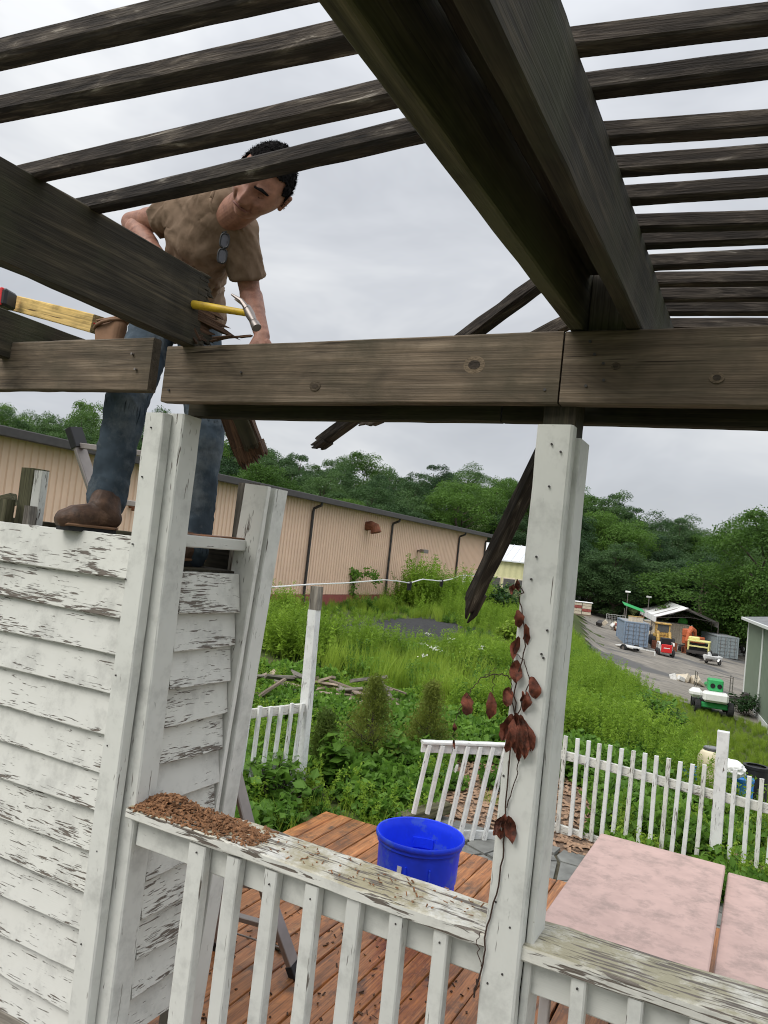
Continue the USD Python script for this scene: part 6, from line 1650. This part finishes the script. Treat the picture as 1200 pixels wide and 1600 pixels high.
# find the shirt surface in front of the chest along the sight line
eg = thing('eyeglasses', 'dark framed glasses hanging from the t-shirt collar', 'glasses', gc)
for s in (-1, 1):
    c = gc + gdn * s * .028
    ring = [c + gdn * .025 * np.sign(math.cos(t)) * abs(math.cos(t)) ** .7 + gsd * .015 * np.sign(math.sin(t)) * abs(math.sin(t)) ** .7 for t in np.linspace(0, 2 * math.pi, 33)]
    fr_ = part(eg, 'frame', tube(ring, .0035, 6), 'black', smooth=True)
    part(fr_, 'lens', trimesh.convex.convex_hull(np.array([p + nrm * e for p in ring[:-1] for e in (-.001, .001)])), 'lens')
part(eg, 'bridge', tube([gc - gdn * .006, gc + nrm * .004, gc + gdn * .006], .003, 6), 'black')
part(eg, 'temple_arm', tube([gc - gdn * .055 + gsd * .012, gc - gdn * .062 - nrm * .02, gc - gdn * .02 - nrm * .035, gc + gdn * .05 - nrm * .035], .003, 6), 'black')
pc = P_(172, 520, 2.42)
tp_ = thing('tool_pouch', 'worn brown leather tool pouch on the hip of the man', 'tool pouch', pc)
pm = []
for k in range(13):
    a = math.pi * 2 * k / 12
    pm.append(pc + np.array([.085 * math.cos(a), .05 * math.sin(a), .02 * math.cos(a) + .035]))
part(tp_, 'rim', tube(pm, .008, 8), 'pouch_leather', smooth=True)
part(tp_, 'bag', finish([hullof((pc + (-.05, 0, .02), .035), (pc + (.05, 0, .03), .035), (pc + (-.03, .0, -.09), .03), (pc + (.04, 0, -.09), .03))], .012, 6, .004), 'pouch_leather', smooth=True)
part(tp_, 'flap', finish([hullof((pc + (-.06, -.03, .05), .006), (pc + (.07, .02, .085), .006), (pc + (.06, .05, .06), .006), (pc + (-.05, .05, .04), .006))], .012, 3), 'pouch_leather', smooth=True)
# ------------------------------------------------------------------ tools and small things
h0, h1 = at(328, 480, Y=1.98), at(384, 489, Y=1.99)
hm_ = thing('hammer', 'claw hammer with a yellow handle resting on the splintered rafter end', 'hammer', h0)
d = (h1 - h0); Lh = np.linalg.norm(d); d /= Lh
part(hm_, 'handle', tube([h0 - d * .10, h0, h0 + d * Lh * .6, h1 + d * .02], [.015, .014, .012, .011], 10), 'yellow_paint', smooth=40)
hu = at(378, 468, Y=1.99) - at(398, 508, Y=1.97); hu /= np.linalg.norm(hu)
hc = at(390, 490, Y=1.985)
part(hm_, 'head', cat_mesh([tube([hc + hu * .03, hc - hu * .005, hc - hu * .04], [.014, .016, .012], 12), tube([hc - hu * .04, hc - hu * .052, hc - hu * .072], [.011, .0155, .016], 14)]), 'steel', smooth=40)
cl = np.cross(hu, d); cl /= np.linalg.norm(cl)
for s in (-1, 1):
    part(hm_, 'claw', tube([hc + hu * .02 + cl * s * .006, hc + hu * .055 - d * .006 + cl * s * .010, hc + hu * .080 - d * .035 + cl * s * .013], [.011, .008, .0035], 8), 'steel', smooth=40)

A, B = at(-60, 452, Y=2.95), at(152, 508, Y=2.42)
nt = thing('new_timber', 'fresh yellow length of timber with a price tag stapled on its end', 'timber', B)
d = (B - A) / np.linalg.norm(B - A)
m, M = board(A, B, .055, .085, (0, 0, 1), seed=801, warp=.0006)
part(nt, 'timber', m, 'new_wood', None, False, M)
m2, M2 = board(B, B + d * .002, .0545, .0845, (0, 0, 1), seed=802, warp=0)
part(nt, 'end_grain', m2, 'new_wood_end', 'greyer end grain', False, M2)
tgm, tM = board(B + d * .003 + (0, 0, .012), B + d * .0042 + (0, 0, .012), .045, .026, (0, 0, 1), seed=803, warp=0)
tagp = part(nt, 'price_tag', tgm, 'white_plastic', 'white paper tag with a red strip', False, tM)
tgm, tM = board(B + d * .0043 + (0, 0, .004), B + d * .0049 + (0, 0, .004), .043, .006, (0, 0, 1), seed=804, warp=0)
part(tagp, 'red_strip', tgm, 'red_print', None, False, tM)
tgm, tM = board(B + d * .0043 + (0, 0, .016), B + d * .0049 + (0, 0, .016), .036, .008, (0, 0, 1), seed=805, warp=0)
part(tagp, 'bar_code', tgm, 'shade_print_dark', None, False, tM)
pt0 = at(6, 468, Y=2.55)
dr = thing('power_tool', 'black and red battery end of a power tool lying at the left edge', 'power tool', pt0)
R = mat4(pt0, .35)
part(dr, 'battery', xf(box(-.02, -.05, -.045, .045, .05, .048, .012), R), 'black')
part(dr, 'red_band', xf(box(.004, -.052, -.043, .022, .052, .05, .004), R), 'machine_red')
part(dr, 'body', xf(box(-.22, -.04, -.04, -.018, .04, .045, .015), R), 'machine_red', 'red and black housing outside the frame')

# rotten chips on the railing cap and crumbs on the deck
g = np.random.default_rng(91)
def chips(n, fn, smin, smax, seed):
    g = np.random.default_rng(seed); ms = []
    for k in range(n):
        p = fn(g); s = np.array([g.uniform(smin, smax), g.uniform(smin, smax) * .35, g.uniform(smin, smax) * .18])
        m = trimesh.creation.box(extents=s * 2); R = trimesh.transformations.euler_matrix(g.normal(0, .35), g.normal(0, .35), g.uniform(0, 6.3)); R[:3, 3] = p
        m.vertices += g.normal(0, s.min() * .3, m.vertices.shape); m.apply_transform(R); ms.append(m)
    return cat_mesh(ms)
def on_cap(g):
    u = g.uniform(0, 1) ** 1.35
    x = -1.87 + .50 * u; y = 2.09 + g.normal(0, .045); y = min(max(y, 2.01), 2.17)
    h = .040 * math.exp(-((x + 1.77) / .10) ** 2 - ((y - 2.11) / .05) ** 2) + .02 * math.exp(-((x + 1.60) / .14) ** 2 - ((y - 2.09) / .05) ** 2)
    return (x, y, .849 + h * g.uniform(.1, 1))
top('rotten_chips', chips(1300, on_cap, .003, .015, 1), 'chip_wood', 'brown crumbled rotten wood chips heaped on the railing cap by the corner post', 'wood chips', kind='stuff')
top('cap_crumbs', chips(90, lambda g: (g.uniform(-1.4, -.65), g.uniform(2.01, 2.17), .8475), .002, .008, 2), 'chip_wood', 'few brown crumbs scattered along the railing cap', 'wood chips', kind='stuff')
top('deck_crumbs', chips(420, lambda g: (g.normal(-2.2, .55), g.uniform(2.6, 5.2), -.645), .004, .02, 3), 'rotten_wood', 'dark wood crumbs scattered over the deck boards', 'wood chips', kind='stuff')
top('deck_stick', tube([at(428, 1478, Z=-.64), at(441, 1485, Z=-.63)], .012, 6), 'dark_wood', 'small dark stick lying beside the ladder foot', 'stick')

# dead vine on the centre post
YV = 1.972
vn = thing('dead_vine', 'dead vine with curled reddish-brown leaves climbing the front of the centre post', 'vine', at(750, 1540, Y=YV))
def stem(pts, r, Y=YV):
    P3 = np.array([at(x, y, Y=Y + dy) for x, y, dy in [(q + (0,))[:3] for q in pts]])
    t = np.linspace(0, len(P3) - 1, len(P3) * 4); Pi = np.array([[np.interp(u, range(len(P3)), P3[:, k]) for k in range(3)] for u in t])
    Pi[1:-1] += np.random.default_rng(len(pts)).normal(0, .0018, Pi[1:-1].shape)
    part(vn, 'stem', tube(Pi, np.linspace(r, r * .6, len(Pi)), 6), 'vine_stem')
stem([(745, 1530, -.006), (741, 1560), (755, 1500), (760, 1450), (775, 1400), (786, 1340), (788, 1290), (792, 1230), (798, 1170), (805, 1110), (806, 1070), (817, 1030), (820, 990), (816, 960), (812, 930), (818, 925), (808, 905)], .0024)
stem([(752, 1510), (744, 1470), (752, 1455)], .0014)
stem([(792, 1262), (806, 1215), (812, 1180), (803, 1150)], .0016)
stem([(806, 1125), (822, 1085), (828, 1060), (819, 1030), (804, 1020)], .0018)
stem([(805, 1120), (798, 1080), (800, 1040), (806, 1005)], .0016)
stem([(797, 1060, 0), (788, 1054, -.01), (772, 1054, -.03), (752, 1060, -.05), (738, 1075, -.06), (729, 1090, -.07)], .0017)
stem([(772, 1054, -.03), (770, 1075, -.035), (767, 1090, -.04)], .0011)
stem([(755, 1058, -.05), (765, 1050, -.06), (776, 1044, -.07)], .001)
stem([(722, 1100, -.07), (714, 1118, -.075), (709, 1132, -.08)], .0012)
stem([(709, 1138, -.08), (709, 1160, -.08), (706, 1180, -.08)], .001)
def leaf3(c, L, W, ang, seed, fold):
    """A curled dry leaf hanging from c."""
    g = np.random.default_rng(seed); n = 6; V, F = [], []
    dn = -UP * math.cos(ang) + RT * math.sin(ang); sd = RT * math.cos(ang) + UP * math.sin(ang); out = -FW
    for i in range(n + 1):
        t = i / n; w = W * .5 * (math.sin(math.pi * min(1, t * .9 + .08)) ** .8) * (1 if i < n else .05) * g.uniform(.72, 1.18)
        for s in (-1, -.5, 0, .5, 1):
            V.append(c + dn * L * (t + .05 * abs(s)) + sd * w * s * math.cos(fold * abs(s)) + out * (.006 + abs(s) * w * math.sin(fold) + .010 * math.sin(t * 5 + seed) + g.normal(0, .0035)))
    for i in range(n):
        for j in range(4):
            a = i * 5 + j; F += [(a, a + 1, a + 6), (a, a + 6, a + 5)]
    return trimesh.Trimesh(np.array(V), np.array(F), process=False)
leaves = [(808, 952, 28, 16, 0, .1), (819, 973, 34, 13, 0, .15), (809, 993, 36, 15, 0, -.25), (807, 1030, 34, 20, 0, -.1), (794, 1073, 28, 22, 0, -.15), (831, 1057, 34, 18, 0, .15), (823, 1080, 32, 14, 0, -.15), (815, 1078, 26, 12, 0, .1),
          (799, 1113, 45, 20, 0, -.35), (806, 1112, 60, 20, -.008, -.05), (813, 1116, 66, 22, -.016, .08), (818, 1124, 50, 18, -.004, .25), (802, 1122, 54, 18, -.02, -.2), (810, 1130, 58, 16, -.024, .0),
          (788, 1270, 38, 20, 0, -.2), (794, 1272, 42, 20, -.008, .12), (784, 1274, 30, 14, -.012, -.5), (729, 1083, 33, 17, -.07, .02), (767, 1081, 42, 16, -.04, -.05), (709, 1128, 15, 9, -.08, .1), (806, 905, 18, 9, 0, .2), (801, 912, 16, 8, 0, -.2), (709, 1155, 12, 5, -.08, .0)]
for k, (x, y, L, W, dy, an) in enumerate(leaves):
    c = at(x, y, Y=YV + dy); s = (c - EYE) @ FW / FOC
    part(vn, 'leaf', leaf3(c, L * s, W * s * 1.15, an, k, .5 + .25 * math.sin(k * 2.1)), 'dead_leaf', smooth=True)
